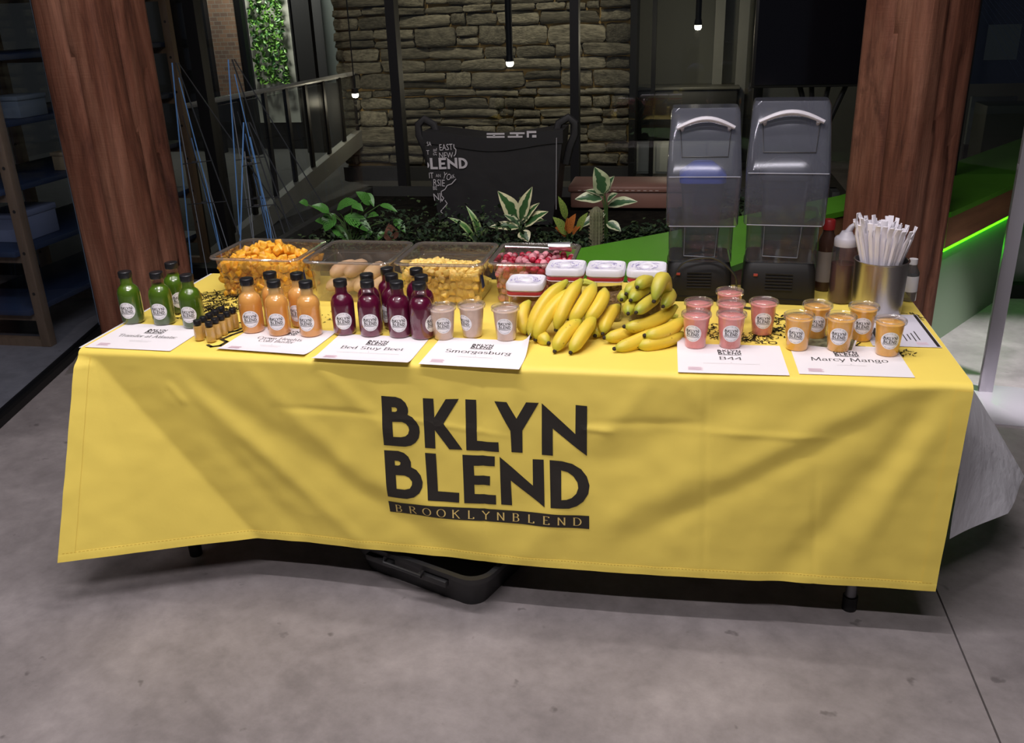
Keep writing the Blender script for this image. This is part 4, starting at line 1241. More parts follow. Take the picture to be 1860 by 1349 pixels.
# ------------------------------------------------------------------ table, covers
TZ = 0.742
tb = thing('folding_table', 'long folding table under the yellow cloth with grey tube legs', 'table')
MB().loft([rrect(2.44, 0.79, 0.03, 0.695, c=(0, 0.402)), rrect(2.44, 0.79, 0.03, 0.735, c=(0, 0.402))]).build('tabletop', mat('grey_tabletop', (0.45, 0.44, 0.42), 0.6), tb, bevel=0.003)
M_TUBE = mat('grey_tube', (0.20, 0.20, 0.21), 0.35, metal=0.7)
for x in (-1.02, 1.02):
    for y in (0.066, 0.72):
        lg = MB().tube([(x, y, 0.02), (x, y, 0.695)], 0.0165, 14).build('leg', M_TUBE, tb)
        MB().lathe([(0, 0), (0.02, 0), (0.021, 0.045), (0.017, 0.047)], 14, (x, y, 0)).build('foot_cap', M_BLACKP, lg)
    MB().tube([(x, 0.066, 0.3), (x, 0.72, 0.3)], 0.011, 10).build('cross_tube', M_TUBE, tb)

HZ0, HZ1 = 0.724, 0.150
FOLDS = []
def fold(u0, v0, u1, v1, wd, amp):
    a, b = at(u0, v0, y=-0.04), at(u1, v1, y=-0.04)
    FOLDS.append((Vector((a.x, a.z)), Vector((b.x, b.z)), wd, amp))
fold(330, 700, 660, 985, 0.030, 0.011)
fold(330, 690, 800, 985, 0.045, -0.012)
fold(450, 680, 640, 860, 0.03, 0.007)
fold(560, 660, 720, 800, 0.025, 0.006)
fold(380, 800, 560, 985, 0.035, -0.008)
fold(640, 850, 900, 980, 0.05, 0.012)
fold(1740, 705, 1420, 1050, 0.045, -0.016)
fold(1720, 740, 1560, 1000, 0.035, 0.012)
fold(1660, 705, 1300, 880, 0.04, 0.012)
fold(1600, 760, 1180, 960, 0.035, -0.012)
fold(1380, 720, 1060, 860, 0.05, -0.012)
fold(1290, 850, 1080, 960, 0.045, 0.012)
fold(1180, 700, 1090, 800, 0.03, 0.007)
fold(1060, 870, 960, 1000, 0.05, 0.012)
fold(1240, 690, 1280, 760, 0.025, 0.006)
fold(940, 690, 900, 800, 0.03, 0.006)
fold(690, 690, 500, 940, 0.05, -0.006)
for u0, v0, u1, v1 in ((505, 670, 500, 980), (874, 690, 882, 1005), (1284, 700, 1278, 1040), (1482, 880, 1478, 1055)):
    fold(u0, v0, u1, v1, 0.007, -0.0035)
fold(520, 745, 690, 757, 0.01, -0.004); fold(690, 757, 900, 790, 0.008, 0.003); fold(1080, 770, 1260, 775, 0.012, -0.004)
fold(1300, 790, 1500, 800, 0.01, 0.004); fold(300, 702, 330, 735, 0.012, 0.005); fold(1060, 780, 1110, 785, 0.008, 0.005)


def cloth_y(x, z):
    t = max(0.0, min(1.0, (HZ0 - z) / (HZ0 - HZ1)))
    xd = -1.175 + 0.44 * t
    dlt = xd - x
    y = -0.020 - 0.028 * t
    # the corner kicks forward as a flat facet left of a diagonal crease
    y -= 0.36 * (dlt if dlt > 0.008 else (0.0 if dlt < -0.008 else (dlt + 0.008) ** 2 / 0.032)) * sm(0.0, 0.05, t)
    y -= 0.016 * t * math.sin(x * 3.1 + 0.8)
    p = Vector((x, z))
    for a, b, wd, amp in FOLDS:
        ab = b - a; L = ab.length
        s_ = (p - a).dot(ab) / (L * L)
        if -0.25 < s_ < 1.25:
            dist = abs((p - a).cross(ab)) / L if False else abs((p.x - a.x) * ab.y - (p.y - a.y) * ab.x) / L
            if dist < wd * 3:
                e = sm(-0.25, 0.2, s_) * (1 - sm(0.8, 1.25, s_))
                y -= 0.62 * amp * e * math.exp(-(dist / wd) ** 2)
    y -= 0.0022 * noise.noise(Vector((x * 16, z * 16, 3))) * sm(0, 0.1, t)
    return y


def cloth_x(u, t):
    x = -1.222 + 2.444 * u
    return x - 0.05 * t * max(0, 1 - u * 6) + (-0.012) * t * sm(0.9, 1, u)


tc_ = thing('tablecloth', 'bright yellow printed cloth over the long table with bold black lettering', 'tablecloth')
NU = 300
rows = []
for k in range(13): rows.append(('top', 0.80 - 0.795 * k / 12))
for k in range(1, 6): rows.append(('arc', k / 6))
for k in range(0, 111): rows.append(('front', k / 110))
def cloth_pt(u, row, off=0.0):
    kind, v = row
    if kind == 'front':
        z_ = HZ0 + (HZ1 - HZ0) * v; x = cloth_x(u, v); return (x, cloth_y(x, z_) - off, z_)
    x = -1.222 + 2.444 * u
    if kind == 'top':
        w_ = 0.0012 * noise.noise(Vector((x * 5, v * 9, 0)))
        return (x, v, 0.7405 + max(0, w_) * 0.5)
    a = v * PI / 2; yf = cloth_y(x, HZ0)
    return (x, 0.005 + (yf - 0.005) * math.sin(a), HZ0 + (0.7405 - HZ0) * math.cos(a))
mb = MB(); mb.grid(lambda u, v: cloth_pt(u, rows[min(len(rows) - 1, int(round(v * (len(rows) - 1))))]), NU, len(rows) - 1)
mb.build('cloth', M_YEL, tc_, angle=80)
mb = MB(); mb.grid(lambda u, v: cloth_pt(u, ('front', 0.955 + 0.047 * v), 0.0022 if 0.2 < v else 0.0008), NU, 4)
mb.build('bottom_hem', M_YEL, tc_, angle=80)
for u0, u1 in ((0.0, 0.016), (0.984, 1.0)):
    mb = MB(); mb.grid(lambda u, v, u0=u0, u1=u1: cloth_pt(u0 + (u1 - u0) * u, ('front', v), 0.0018), 4, 80)
    mb.build('side_hem', M_YEL, tc_, angle=80)
mb = MB()
for k in range(260):
    u = 0.004 + 0.992 * k / 260
    a = cloth_pt(u, ('front', 0.958), 0.003); b = cloth_pt(u + 0.0022, ('front', 0.958), 0.003)
    mb.add([a, b, (b[0], b[1], b[2] - 0.0012), (a[0], a[1], a[2] - 0.0012)], [(0, 1, 2, 3)])
o = mb.build('stitching', mat('yellow_thread', (0.75, 0.5, 0.06), 0.7), tc_, smooth=False)

def on_front(x, z_): return (x, cloth_y(x, z_) - 0.0016, z_)
for k_ in LOGO:
    part = cut2d(*LOGO[k_], 0.014)
    print_mesh('logo_letter', [part], on_front, M_PRINT, tc_)
bar = poly2d([([_lg(p) for p in ((155, 903), (1737, 994), (1738, 1091), (168, 987))], [])])
bar_o = print_mesh('logo_bar', [cut2d(*bar, 0.014)], on_front, M_PRINT, tc_)
xa, xb = _lg((240, 957)), _lg((1645, 1037))
for i, ch in enumerate('BROOKLYNBLEND'):
    vs, fs = roman(ch, 0.034, nib=0.11, hair=0.035)
    px_, pz_ = xa[0] + (xb[0] - xa[0]) * i / 12, xa[1] + (xb[1] - xa[1]) * i / 12
    print_mesh('bar_letter', [cut2d([(x * 1.05 + px_, y - 0.0115 + pz_) for x, y in vs], fs, 0.014)], lambda x, z_: (x, cloth_y(x, z_) - 0.0026, z_), mat('yellow_print', (0.75, 0.55, 0.18), 0.6), bar_o)

# map lettering printed on the top of the cloth (scribbled small lettering, a few big letters)
random.seed(9)
parts = []
def stroke(pp, wd):
    out_v = []; out_f = []
    for a, b in zip(pp[:-1], pp[1:]):
        d = Vector((b[0] - a[0], b[1] - a[1]))
        if d.length < 1e-6: continue
        n_ = Vector((-d.y, d.x)).normalized() * wd / 2; e = d.normalized() * wd / 2
        n = len(out_v)
        out_v += [(a[0] + n_.x - e.x, a[1] + n_.y - e.y), (a[0] - n_.x - e.x, a[1] - n_.y - e.y), (b[0] - n_.x + e.x, b[1] - n_.y + e.y), (b[0] + n_.x + e.x, b[1] + n_.y + e.y)]
        out_f.append((n, n + 1, n + 2, n + 3))
    return out_v, out_f
def scribble(cu, cv, rx, ry, n, wd=0.0026, ln=0.016):
    c = at(cu, cv, z=0.7425)
    for i in range(n):
        a = random.uniform(0, 6.28); r = math.sqrt(random.random())
        x, y = c.x + rx * r * math.cos(a), c.y + ry * r * math.sin(a)
        if not (-1.2 < x < 1.2 and 0.01 < y < 0.78): continue
        pp = [(x, y)]
        for k in range(random.choice((1, 2, 2, 3))):
            x += random.choice((-1, 0.2, 1)) * ln * random.uniform(0.3, 0.8); y += random.choice((-1, 0, 1)) * ln * random.uniform(0.4, 0.9)
            pp.append((x, y))
        parts.append(stroke(pp, wd))
scribble(418, 545, 0.15, 0.14, 520, 0.0028, 0.018)
scribble(345, 565, 0.10, 0.08, 110)
scribble(590, 575, 0.07, 0.06, 30, 0.0018, 0.01)
scribble(1300, 600, 0.06, 0.06, 60, 0.0025)
scribble(1350, 612, 0.09, 0.035, 150, 0.0022, 0.012)
scribble(1425, 590, 0.075, 0.11, 130, 0.0035, 0.018)
scribble(1530, 620, 0.06, 0.05, 60, 0.003)
scribble(1642, 640, 0.03, 0.02, 26, 0.002, 0.012)
scribble(1690, 585, 0.01, 0.05, 16, 0.006, 0.02)
scribble(1660, 572, 0.03, 0.03, 30, 0.003, 0.02)
p = at(1392, 624, z=0.7425); parts.append(moved(text2d('SLO', 0.036), p.x, p.y, -0.05))
# the big lettering beside the ginger shots
for pp in ([(402, 616), (420, 608), (440, 601)], [(378, 626), (384, 629), (400, 627), (412, 620), (405, 617)], [(404, 606), (430, 600), (438, 596)], [(432, 586), (446, 584)]):
    parts.append(stroke([tuple(at(u, v, z=0.7425)[:2]) for u, v in pp], 0.010))
o = print_mesh('map_print', parts, lambda x, y: (x, y, 0.7424), mat('map_black', (0.03, 0.025, 0.01), 0.6), tc_, kind='stuff')

# white plastic cover under the yellow cloth
wc = thing('plastic_table_cover', 'thin white plastic cover showing at the table ends under the yellow cloth', 'table cover')
M_FILM = mat('white_film', (0.82, 0.82, 0.87), 0.45, bump=0.7, bump_scale=16)
mb = MB(); mb.grid(lambda u, v: (-1.234 + 2.458 * u, 0.004 + 0.800 * v, 0.7385), 4, 2)
mb.build('top_sheet', M_FILM, wc)
def flapR(s_, t):
    top = Vector((1.2235, 0.035 + 0.765 * s_, 0.738))
    # bottom line kicks outwards at the middle of the table end
    B = [Vector((1.258, 0.075, 0.245)), Vector((1.47, 0.30, 0.215)), Vector((1.585, 0.50, 0.235)), Vector((1.52, 0.66, 0.26)), Vector((1.44, 0.78, 0.27))]
    k = min(3, int(s_ * 4)); f = s_ * 4 - k
    bt = B[k].lerp(B[k + 1], f)
    p = top.lerp(bt, t)
    p.x += 0.015 * math.sin(PI * t) * sm(0, 0.5, s_) + 0.006 * math.sin(s_ * 17 + t * 3) * t
    p.z -= 0.02 * math.sin(PI * t) * (1 - s_)
    p.y += 0.008 * math.sin(t * 9 + s_ * 6)
    if t < 0.06: p.x = 1.2235 + (p.x - 1.2235) * t / 0.06
    return p
mb = MB(); mb.grid(flapR, 28, 24); mb.build('end_flap', M_FILM, wc, angle=70)
def flapL(s_, t):
    return Vector((-1.2235 - 0.07 * t + 0.008 * math.sin(s_ * 14) * t, 0.01 + 0.78 * s_ - 0.02 * t, 0.738 - (0.085 + 0.03 * math.sin(s_ * 5)) * t))
mb = MB(); mb.grid(flapL, 20, 8); mb.build('end_flap', M_FILM, wc, angle=70)

# tote under the table
M_TOTE = mat('black_tote', (0.016, 0.016, 0.017), 0.45)
tt = thing('storage_tote', 'black plastic storage tote with ribbed rim under the table', 'tote', (-0.19, 0.135, 0.0), math.radians(-21.5))
MB().loft([rrect(0.44, 0.30, 0.05, 0.0, 6), rrect(0.50, 0.36, 0.06, 0.105, 6), rrect(0.53, 0.39, 0.07, 0.106, 6), rrect(0.535, 0.395, 0.07, 0.125, 6), rrect(0.50, 0.36, 0.06, 0.125, 6), rrect(0.44, 0.30, 0.05, 0.015, 6)]).build('body', M_TOTE, tt, angle=50)
for sx in (-0.1, 0.1):
    MB().box((sx, -0.196, 0.09), (0.10, 0.02, 0.02)).build('rim_rib', M_TOTE, tt, bevel=0.003)
MB().tube([(-0.07, -0.205, 0.115), (-0.07, -0.215, 0.1), (0.07, -0.215, 0.1), (0.07, -0.205, 0.115)], 0.006, 8).build('handle', M_TOTE, tt)

# ------------------------------------------------------------------ printed menu sheets
def sheet(label, bl, br, title, width_frac, curl=None, ty=0.098, logo_y=0.128, lines=(0.2,), two=None, z0=0.0, tsize=0.030):
    P = at(*bl, z=TZ); Q = at(*br, z=TZ)
    e1 = (Q - P); e1.z = 0; wd = 0.279; e1.normalize(); e2 = Vector((-e1.y, e1.x, 0))
    c = (P + Q) / 2; P = c - e1 * wd / 2
    root = thing('menu_sheet', label, 'sheet', (P.x, P.y, TZ + z0), math.atan2(e1.y, e1.x), 'printed menu sheets on the table')
    hh = 0.216
    def S_(x, y, off=0.0):
        z_ = 0.0006 + off
        if curl == 'right':
            q = max(0, (x - 0.235) / 0.044) * sm(0.02, 0.2, y); z_ += 0.035 * q * q; x -= 0.006 * q * q
        if curl == 'topleft':
            q = max(0, 1 - (x + (hh - y)) / 0.07); z_ += 0.03 * q * q
        if curl == 'bottom':
            z_ += 0.006 * max(0, 1 - y / 0.05) ** 2
        return (x, y, z_)
    mb = MB(); mb.grid(lambda u, v: S_(wd * u, hh * v), 24, 18); mb.grid(lambda u, v: S_(wd * (1 - u), hh * v, -0.0004), 24, 18)
    mb.build('paper', M_PAPER, root, angle=80)
    fn = lambda x, y: S_(x, y, 0.0008)
    lp = thin_logo(0.060, wd / 2, logo_y + 0.026, 0.042)
    print_mesh('logo', lp, fn, M_INK, root)
    tl = []
    for i, txt in enumerate([title] if not two else two):
        vs, fs = roman(txt, tsize, nib=0.085, hair=0.035, track=0.02)
        w0 = max(v[0] for v in vs) - min(v[0] for v in vs)
        kx = width_frac * wd / w0 if i == 0 else lastk
        lastk = kx
        tl.append(([(x * kx + wd / 2, y + ty - i * tsize * 0.82) for x, y in vs], fs))
    print_mesh('title', tl, fn, M_INK, root)
    yb = ty - 0.030 - (0.02 if two else 0)
    rs = [(wd / 2 - 0.001, yb + 0.008, wd / 2 + 0.001, yb + 0.010)]
    for i, f in enumerate(lines): rs.append((wd / 2 - wd * f / 2 * 1.0, yb - 0.008 * i, wd / 2 + wd * f / 2, yb + 0.0008 - 0.008 * i))
    print_mesh('rule', [rects(rs)], fn, mat('light_ink', (0.3, 0.29, 0.29), 0.7), root)
    print_mesh('price_block', [rects([(0.026, 0.018 + k * 0.006, 0.026 + 0.038 - 0.004 * (k % 2), 0.0215 + k * 0.006) for k in range(4)])], fn, M_PINKINK, root)
    return root


sheet('printed sheet titled Transfer at Atlantic under the green bottles', (146, 630), (317, 638), 'Transfer at Atlantic', 0.70, lines=(0.26, 0.22))
sheet('printed sheet titled Crown Heights Cold Buster under the orange bottles', (388, 636), (557, 648), 'Crown Heights', 0.52, two=('Crown Heights', 'Cold Buster'), ty=0.112, logo_y=0.15, lines=(0.24, 0.2), tsize=0.027, curl='bottom')
sheet('printed sheet titled Bed Stuy Beet under the beet bottles', (567, 654), (739, 662), 'Bed Stuy Beet', 0.68, lines=(0.66,), curl='bottom')
sheet('printed sheet titled Smorgasburg with one curled side under beige cups', (760, 661), (943, 671), 'Smorgasburg', 0.68, lines=(0.36,), curl='right', tsize=0.032)
sheet('printed sheet titled B44 with curled corner under the pink cups', (1230, 676), (1436, 682), 'B44', 0.22, lines=(0.52,), curl='topleft')
sheet('printed sheet titled Marcy Mango under the mango cups', (1448, 679), (1666, 686), 'Marcy Mango', 0.70, lines=(0.26,), tsize=0.034)
# flyers at the right end
fy = thing('flyer', 'white flyer with black border bars at the table end beside the canister', 'sheet', (1.03, 0.236, TZ), math.radians(1))
mb = MB(); mb.box((0.09, 0.14, 0.0006), (0.178, 0.279, 0.0008)); mb.build('paper', mat('flyer_paper', (0.68, 0.66, 0.74), 0.6), fy)
print_mesh('border_bar', [rects([(0.168, 0.004, 0.177, 0.276), (0.02, 0.055, 0.036, 0.15)])], lambda x, y: (x, y, 0.0014), M_PRINT, fy)
random.seed(4)
print_mesh('text_lines', [rects([(0.05 + 0.012 * k, 0.045 + 0.01 * (k % 2), 0.0535 + 0.012 * k, 0.10 + random.uniform(0, 0.03)) for k in range(8) if k != 3])], lambda x, y: (x, y, 0.0014), M_INK, fy)
print_mesh('pink_block', [rects([(0.12, 0.016 + 0.006 * k, 0.15, 0.019 + 0.006 * k) for k in range(4)])], lambda x, y: (x, y, 0.0014), M_PINKINK, fy)
pc = at(1520, 634, z=TZ)
fy = thing('photo_card', 'small printed photo card lying between the mango cups', 'card', (pc.x - 0.02, pc.y + 0.05, TZ + 0.001), math.radians(-15))
MB().box((0, 0, 0.0006), (0.15, 0.10, 0.0008)).build('paper', M_PAPER, fy)
print_mesh('photo', [rects([(-0.07, -0.045, 0.07, 0.045)])], lambda x, y: (x, y, 0.0014), mat('photo_print', (0.16, 0.17, 0.10), 0.4, noise_amt=0.8, noise_scale=40), fy)

# ------------------------------------------------------------------ bottles and cups
def base_at(u, v, r):
    p = at(u, v, z=TZ)
    d = Vector((p.x - CAM.x, p.y - CAM.y, 0)).normalized()
    return Vector((p.x + d.x * r, p.y + d.y * r, TZ + 0.0012))


def relax(ps, dmin, it=60):
    for _ in range(it):
        for i in range(len(ps)):
            for j in range(i):
                d = ps[i] - ps[j]; d.z = 0
                L = d.length
                if L < dmin:
                    d = d / L * (dmin - L) / 2
                    ps[i] += d; ps[j] -= d
    return ps


def cam_az(p):
    d = CAM - p
    return math.atan2(d.x, -d.y)          # 0 = facing -y, positive towards +x


def curved_label(rfun, zc, rad, off):
    """round sticker bent round the body, facing -y"""
    def fn(x, y):
        r = rfun(zc + y) + off
        a = x / r
        return (r * math.sin(a), -r * math.cos(a), zc + y)
    mb = MB(); n = 32; rings = 6
    vs = [fn(0, 0)]; fs = []
    for k in range(1, rings + 1):
        for q in range(n): vs.append(fn(rad * k / rings * math.cos(2 * PI * q / n), rad * k / rings * math.sin(2 * PI * q / n)))
    for q in range(n): fs.append((0, 1 + q, 1 + (q + 1) % n))
    for k in range(rings - 1):
        for q in range(n): fs.append((1 + k * n + q, 1 + (k + 1) * n + q, 1 + (k + 1) * n + (q + 1) % n, 1 + k * n + (q + 1) % n))
    mb.add(vs, fs)
    lab = mb.mesh('label', M_LABEL)
    def fn2(x, y):
        r = rfun(zc + y) + off + 0.0005
        a = x / r
        return (r * math.sin(a), -r * math.cos(a), zc + y)
    m2 = MB()
    for vs, fs in [cut2d(v_, f_, 0.005) for v_, f_ in thin_logo(rad * 1.38, 0, rad * 0.07)] + on_arc('BROOKLYN BLEND', rad * 0.78, rad * 0.16, True) + on_arc('WWW.BKLYNBLEND.COM', rad * 0.90, rad * 0.13, False):
        m2.add([fn2(x, y) for x, y in vs], fs)
    return lab, m2.mesh('logo', M_PRINT, smooth=False)


def juice_mat(name, stops):
    m = bpy.data.materials.new(name); m.use_nodes = True
    nt = m.node_tree; b = nt.nodes['Principled BSDF']
    tc = nt.nodes.new('ShaderNodeTexCoord'); sp = nt.nodes.new('ShaderNodeSeparateXYZ'); mr = nt.nodes.new('ShaderNodeMapRange')
    mr.inputs['From Max'].default_value = 0.165
    nt.links.new(tc.outputs['Object'], sp.inputs[0]); nt.links.new(sp.outputs['Z'], mr.inputs['Value'])
    r = nt.nodes.new('ShaderNodeValToRGB')
    while len(r.color_ramp.elements) < len(stops): r.color_ramp.elements.new(0.5)
    for e, (p, c) in zip(r.color_ramp.elements, stops): e.position = p; e.color = (*c, 1)
    nt.links.new(mr.outputs['Result'], r.inputs['Fac']); nt.links.new(r.outputs['Color'], b.inputs['Base Color'])
    b.inputs['Roughness'].default_value = 0.3
    return m


BP = [(0, 0.0), (0.028, 0.0), (0.032, 0.002), (0.0338, 0.008), (0.0345, 0.03), (0.0348, 0.089), (0.0343, 0.097), (0.0326, 0.105), (0.0295, 0.112), (0.0250, 0.1175), (0.0208, 0.121), (0.0190, 0.1245), (0.0184, 0.130), (0.0180, 0.150)]
def prof_r(z):
    for (r0, z0), (r1, z1) in zip(BP[1:-1], BP[2:]):
        if z0 <= z <= z1: return r0 + (r1 - r0) * (z - z0) / max(1e-6, z1 - z0)
    return BP[-1][0]
SHELL = MB().lathe(BP, 40).mesh('bottle_wall', clear('bottle_plastic', (0.97, 0.97, 0.97), 0.02, 0.06, 3), angle=60)
CAPM = MB().lathe([(0.0172, 0.146), (0.0198, 0.146), (0.0203, 0.148), (0.0203, 0.162), (0.0195, 0.1645), (0.0175, 0.1655), (0, 0.1655)], 40).mesh('cap', mat('cap_black', (0.012, 0.012, 0.014), 0.35), angle=50)
LABM, LOGOM = curved_label(prof_r, 0.047, 0.0262, 0.0006)
def juice_mesh(name, fill, m):
    pr = [(max(0, r - 0.0009), max(z, 0.0009)) for r, z in BP if z < fill] + [(prof_r(fill) - 0.0009, fill), (0, fill)]
    return MB().lathe(pr, 40).mesh(name, m, angle=60)
G_ = juice_mat('green_juice', [(0, (0.075, 0.125, 0.04)), (0.35, (0.06, 0.135, 0.008)), (0.75, (0.085, 0.17, 0.008)), (0.95, (0.13, 0.21, 0.02))])
O_ = juice_mat('orange_juice', [(0, (0.82, 0.38, 0.10)), (0.45, (0.84, 0.35, 0.06)), (0.72, (0.84, 0.44, 0.12)), (0.86, (0.68, 0.46, 0.18))])
R_ = juice_mat('beet_juice', [(0, (0.20, 0.022, 0.065)), (0.4, (0.115, 0.003, 0.032)), (0.8, (0.095, 0.001, 0.024)), (0.95, (0.13, 0.005, 0.03))])


def bottle(p, jm, delta, label, group):
    t = thing('juice_bottle', label, 'bottle', p, cam_az(p) + math.radians(delta), group)
    inst('bottle_wall', SHELL, t); inst('juice', jm, t); inst('cap', CAPM, t)
    l = inst('label', LABM, t); inst('logo', LOGOM, l)
    return t


gj = juice_mesh('juice', 0.147, G_); gj2 = juice_mesh('juice', 0.126, G_)
oj = juice_mesh('juice', 0.147, O_)
rj = juice_mesh('juice', 0.147, R_); rj2 = juice_mesh('juice', 0.122, R_)
SPOTS = [
    ((245, 590), gj, -27, 'green juice bottle at the outer end of the row by the timber column', 'green juice bottles'),
    ((301, 592), gj2, -24, 'green juice bottle with a clear part-empty neck on the Transfer sheet', 'green juice bottles'),
    ((355, 598), gj, -25, 'green juice bottle right beside the tiny ginger shots', 'green juice bottles'),
    ((327, 571), gj2, 12, 'green juice bottle standing behind the row of three green ones', 'green juice bottles'),
    ((462, 607), oj, -9, 'orange juice bottle nearest the tiny ginger shots', 'orange juice bottles'),
    ((510, 612), oj, -12, 'orange juice bottle in the middle of the front orange row', 'orange juice bottles'),
    ((567, 614), oj, -24, 'orange juice bottle of the front row nearest the beet bottles', 'orange juice bottles'),
    ((503, 594), oj, 25, 'orange juice bottle hidden behind the middle of the orange row', 'orange juice bottles'),
    ((551, 596), oj, -28, 'orange juice bottle behind the row with its label partly hidden', 'orange juice bottles'),
    ((628, 611), rj, -3, 'beet juice bottle standing alone next to the orange bottles', 'beet juice bottles'),
    ((676, 614), rj2, -3, 'front beet juice bottle of a pair with clear empty neck', 'beet juice bottles'),
    ((729, 616), rj, -6, 'front beet juice bottle of a file of three, label to the front', 'beet juice bottles'),
    ((768, 619), rj2, 58, 'front beet juice bottle with its label turned toward the beige cups', 'beet juice bottles'),
    ((675, 599), rj, 40, 'rear beet juice bottle of the pair with its cap showing', 'beet juice bottles'),
    ((719, 600), rj, -60, 'middle beet juice bottle of the file before the empty-looking pan', 'beet juice bottles'),
    ((772, 603), rj2, 80, 'middle beet juice bottle of the file beside the beige cups', 'beet juice bottles'),
    ((711, 586), rj, 60, 'rearmost beet juice bottle of the file before the peeled banana pan', 'beet juice bottles'),
    ((763, 588), rj2, 80, 'rearmost beet juice bottle of the file before the mango cube pan', 'beet juice bottles'),
]
ps = relax([base_at(*s_[0], 0.0345) for s_ in SPOTS], 0.0705)
for p, s_ in zip(ps, SPOTS): bottle(p, *s_[1:])

# ginger shots
SHP = [(0, 0), (0.0115, 0), (0.0138, 0.002), (0.0140, 0.006), (0.0140, 0.038), (0.0128, 0.044), (0.0095, 0.048), (0.0090, 0.052)]
SSH = MB().lathe(SHP, 24).mesh('bottle_wall', MATS['bottle_plastic'], angle=60)
SJU = MB().lathe([(max(0, r - 0.0006), max(z, 0.0006)) for r, z in SHP[:-2]] + [(0.0, 0.0445)], 24).mesh('juice', mat('ginger_juice', (0.68, 0.42, 0.12), 0.4, noise_amt=0.1, noise_scale=60), angle=60)
SCA = MB().lathe([(0.0095, 0.049), (0.0112, 0.049), (0.0112, 0.0605), (0.0102, 0.062), (0, 0.062)], 24).mesh('cap', MATS['cap_black'], angle=50)
NAMES = ['at the sheet end', 'second from the sheet end', 'in the middle', 'second from the pan end', 'at the pan end']
for row, (u, v, lb) in enumerate(((364, 620, 'row beside the green bottles'), (385, 623, 'row beside the orange bottles'))):
    p0 = base_at(u, v, 0.014)
    for k in range(5):
        p = p0 + Vector((0.003 * k, 0.0315 * k, 0))
        t = thing('ginger_shot', 'ginger shot bottle %s of the %s' % (NAMES[k], lb), 'bottle', p, 0, 'tiny ginger shot bottles')
        inst('bottle_wall', SSH, t); inst('juice', SJU, t); inst('cap', SCA, t)

# smoothie cups
CH = 0.094
def cup_r(z): return 0.0285 + (0.0368 - 0.0285) * z / CH
CW = MB().lathe([(0, 0.0), (0.027, 0.0), (0.0285, 0.002), (0.0330, 0.05), (0.0368, CH)], 40).mesh('cup_wall', M_CLEAR, angle=60)
LIDM = clear('lid_plastic', (0.96, 0.96, 0.97), 0.05, 0.10, 2.5, haze=0.05, haze_col=(0.8, 0.8, 0.8))
LID = MB().lathe([(0.0372, CH - 0.007), (0.0412, CH - 0.006), (0.0418, CH - 0.002), (0.0410, CH + 0.003), (0.0395, CH + 0.0045), (0.0375, CH + 0.003), (0.0362, CH - 0.001), (0.030, CH - 0.0015), (0.026, CH + 0.001), (0, CH + 0.0012)], 40).mesh('lid', LIDM, angle=60)
CLAB, CLOGO = curved_label(cup_r, 0.047, 0.0245, 0.0006)
def smoothie(name, col, seed):
    random.seed(seed)
    pr = [(0, 0.0012), (0.0272, 0.0012), (0.0280, 0.003), (0.0325, 0.05), (0.0358, 0.0875)]
    mb = MB().lathe(pr, 40)
    # swirled top
    top = []
    def tp(u, v):
        a = u * 2 * PI; r = 0.0358 * v
        return (r * math.sin(a), -r * math.cos(a), 0.0875 + 0.002 * math.sin(a * 2 + v * 9 + seed) * v * (1 - v) * 3 + 0.003 * (1 - v))
    mb.grid(tp, 40, 10)
    return mb.mesh(name, mat('smoothie_%d' % seed, col, 0.35, noise_amt=0.08, noise_scale=50, sss=0.15), angle=70)
SB = smoothie('smoothie', (0.70, 0.51, 0.40), 1); SP = smoothie('smoothie', (0.88, 0.33, 0.295), 2); SM_ = smoothie('smoothie', (0.97, 0.50, 0.085), 3)
def cup(p, me, delta, label, group):
    t = thing('smoothie_cup', label, 'cup', p, cam_az(p) + math.radians(delta), group)
    inst('cup_wall', CW, t); inst('smoothie', me, t); inst('lid', LID, t)
    l = inst('label', CLAB, t); inst('logo', CLOGO, l)
CUPS = [
    ((808, 619), SB, 0, 'beige smoothie cup next to the beet bottles', 'beige smoothie cups'),
    ((858, 615), SB, -45, 'beige smoothie cup with its label turned aside, between two others', 'beige smoothie cups'),
    ((920, 621), SB, -8, 'beige smoothie cup next to the banana bunch', 'beige smoothie cups'),
    ((1262, 635), SP, -15, 'pink smoothie cup in front on the B44 sheet beside the bananas', 'pink smoothie cups'),
    ((1325, 635), SP, 4, 'pink smoothie cup at the head of a file of three', 'pink smoothie cups'),
    ((1383, 611), SP, 4, 'pink smoothie cup standing apart on the cloth toward the mango cups', 'pink smoothie cups'),
    ((1266, 611), SP, 70, 'pink smoothie cup behind the one beside the bananas', 'pink smoothie cups'),
    ((1324, 613), SP, 80, 'pink smoothie cup in the middle of the file of three', 'pink smoothie cups'),
    ((1322, 590), SP, 80, 'pink smoothie cup at the back of the file before the blenders', 'pink smoothie cups'),
    ((1446, 639), SM_, -10, 'orange mango smoothie cup of the front row nearest the pink cups', 'mango smoothie cups'),
    ((1521, 641), SM_, -2, 'orange mango smoothie cup in the middle of the front row', 'mango smoothie cups'),
    ((1609, 649), SM_, 10, 'orange mango smoothie cup at the table end by the flyer', 'mango smoothie cups'),
    ((1479, 617), SM_, 6, 'orange mango smoothie cup behind, label half hidden by its neighbour', 'mango smoothie cups'),
    ((1562, 621), SM_, 4, 'orange mango smoothie cup behind, before the steel canister', 'mango smoothie cups'),
]
ps = relax([base_at(*s_[0], 0.028) for s_ in CUPS], 0.0845)
for p, s_ in zip(ps, CUPS): cup(p, *s_[1:])

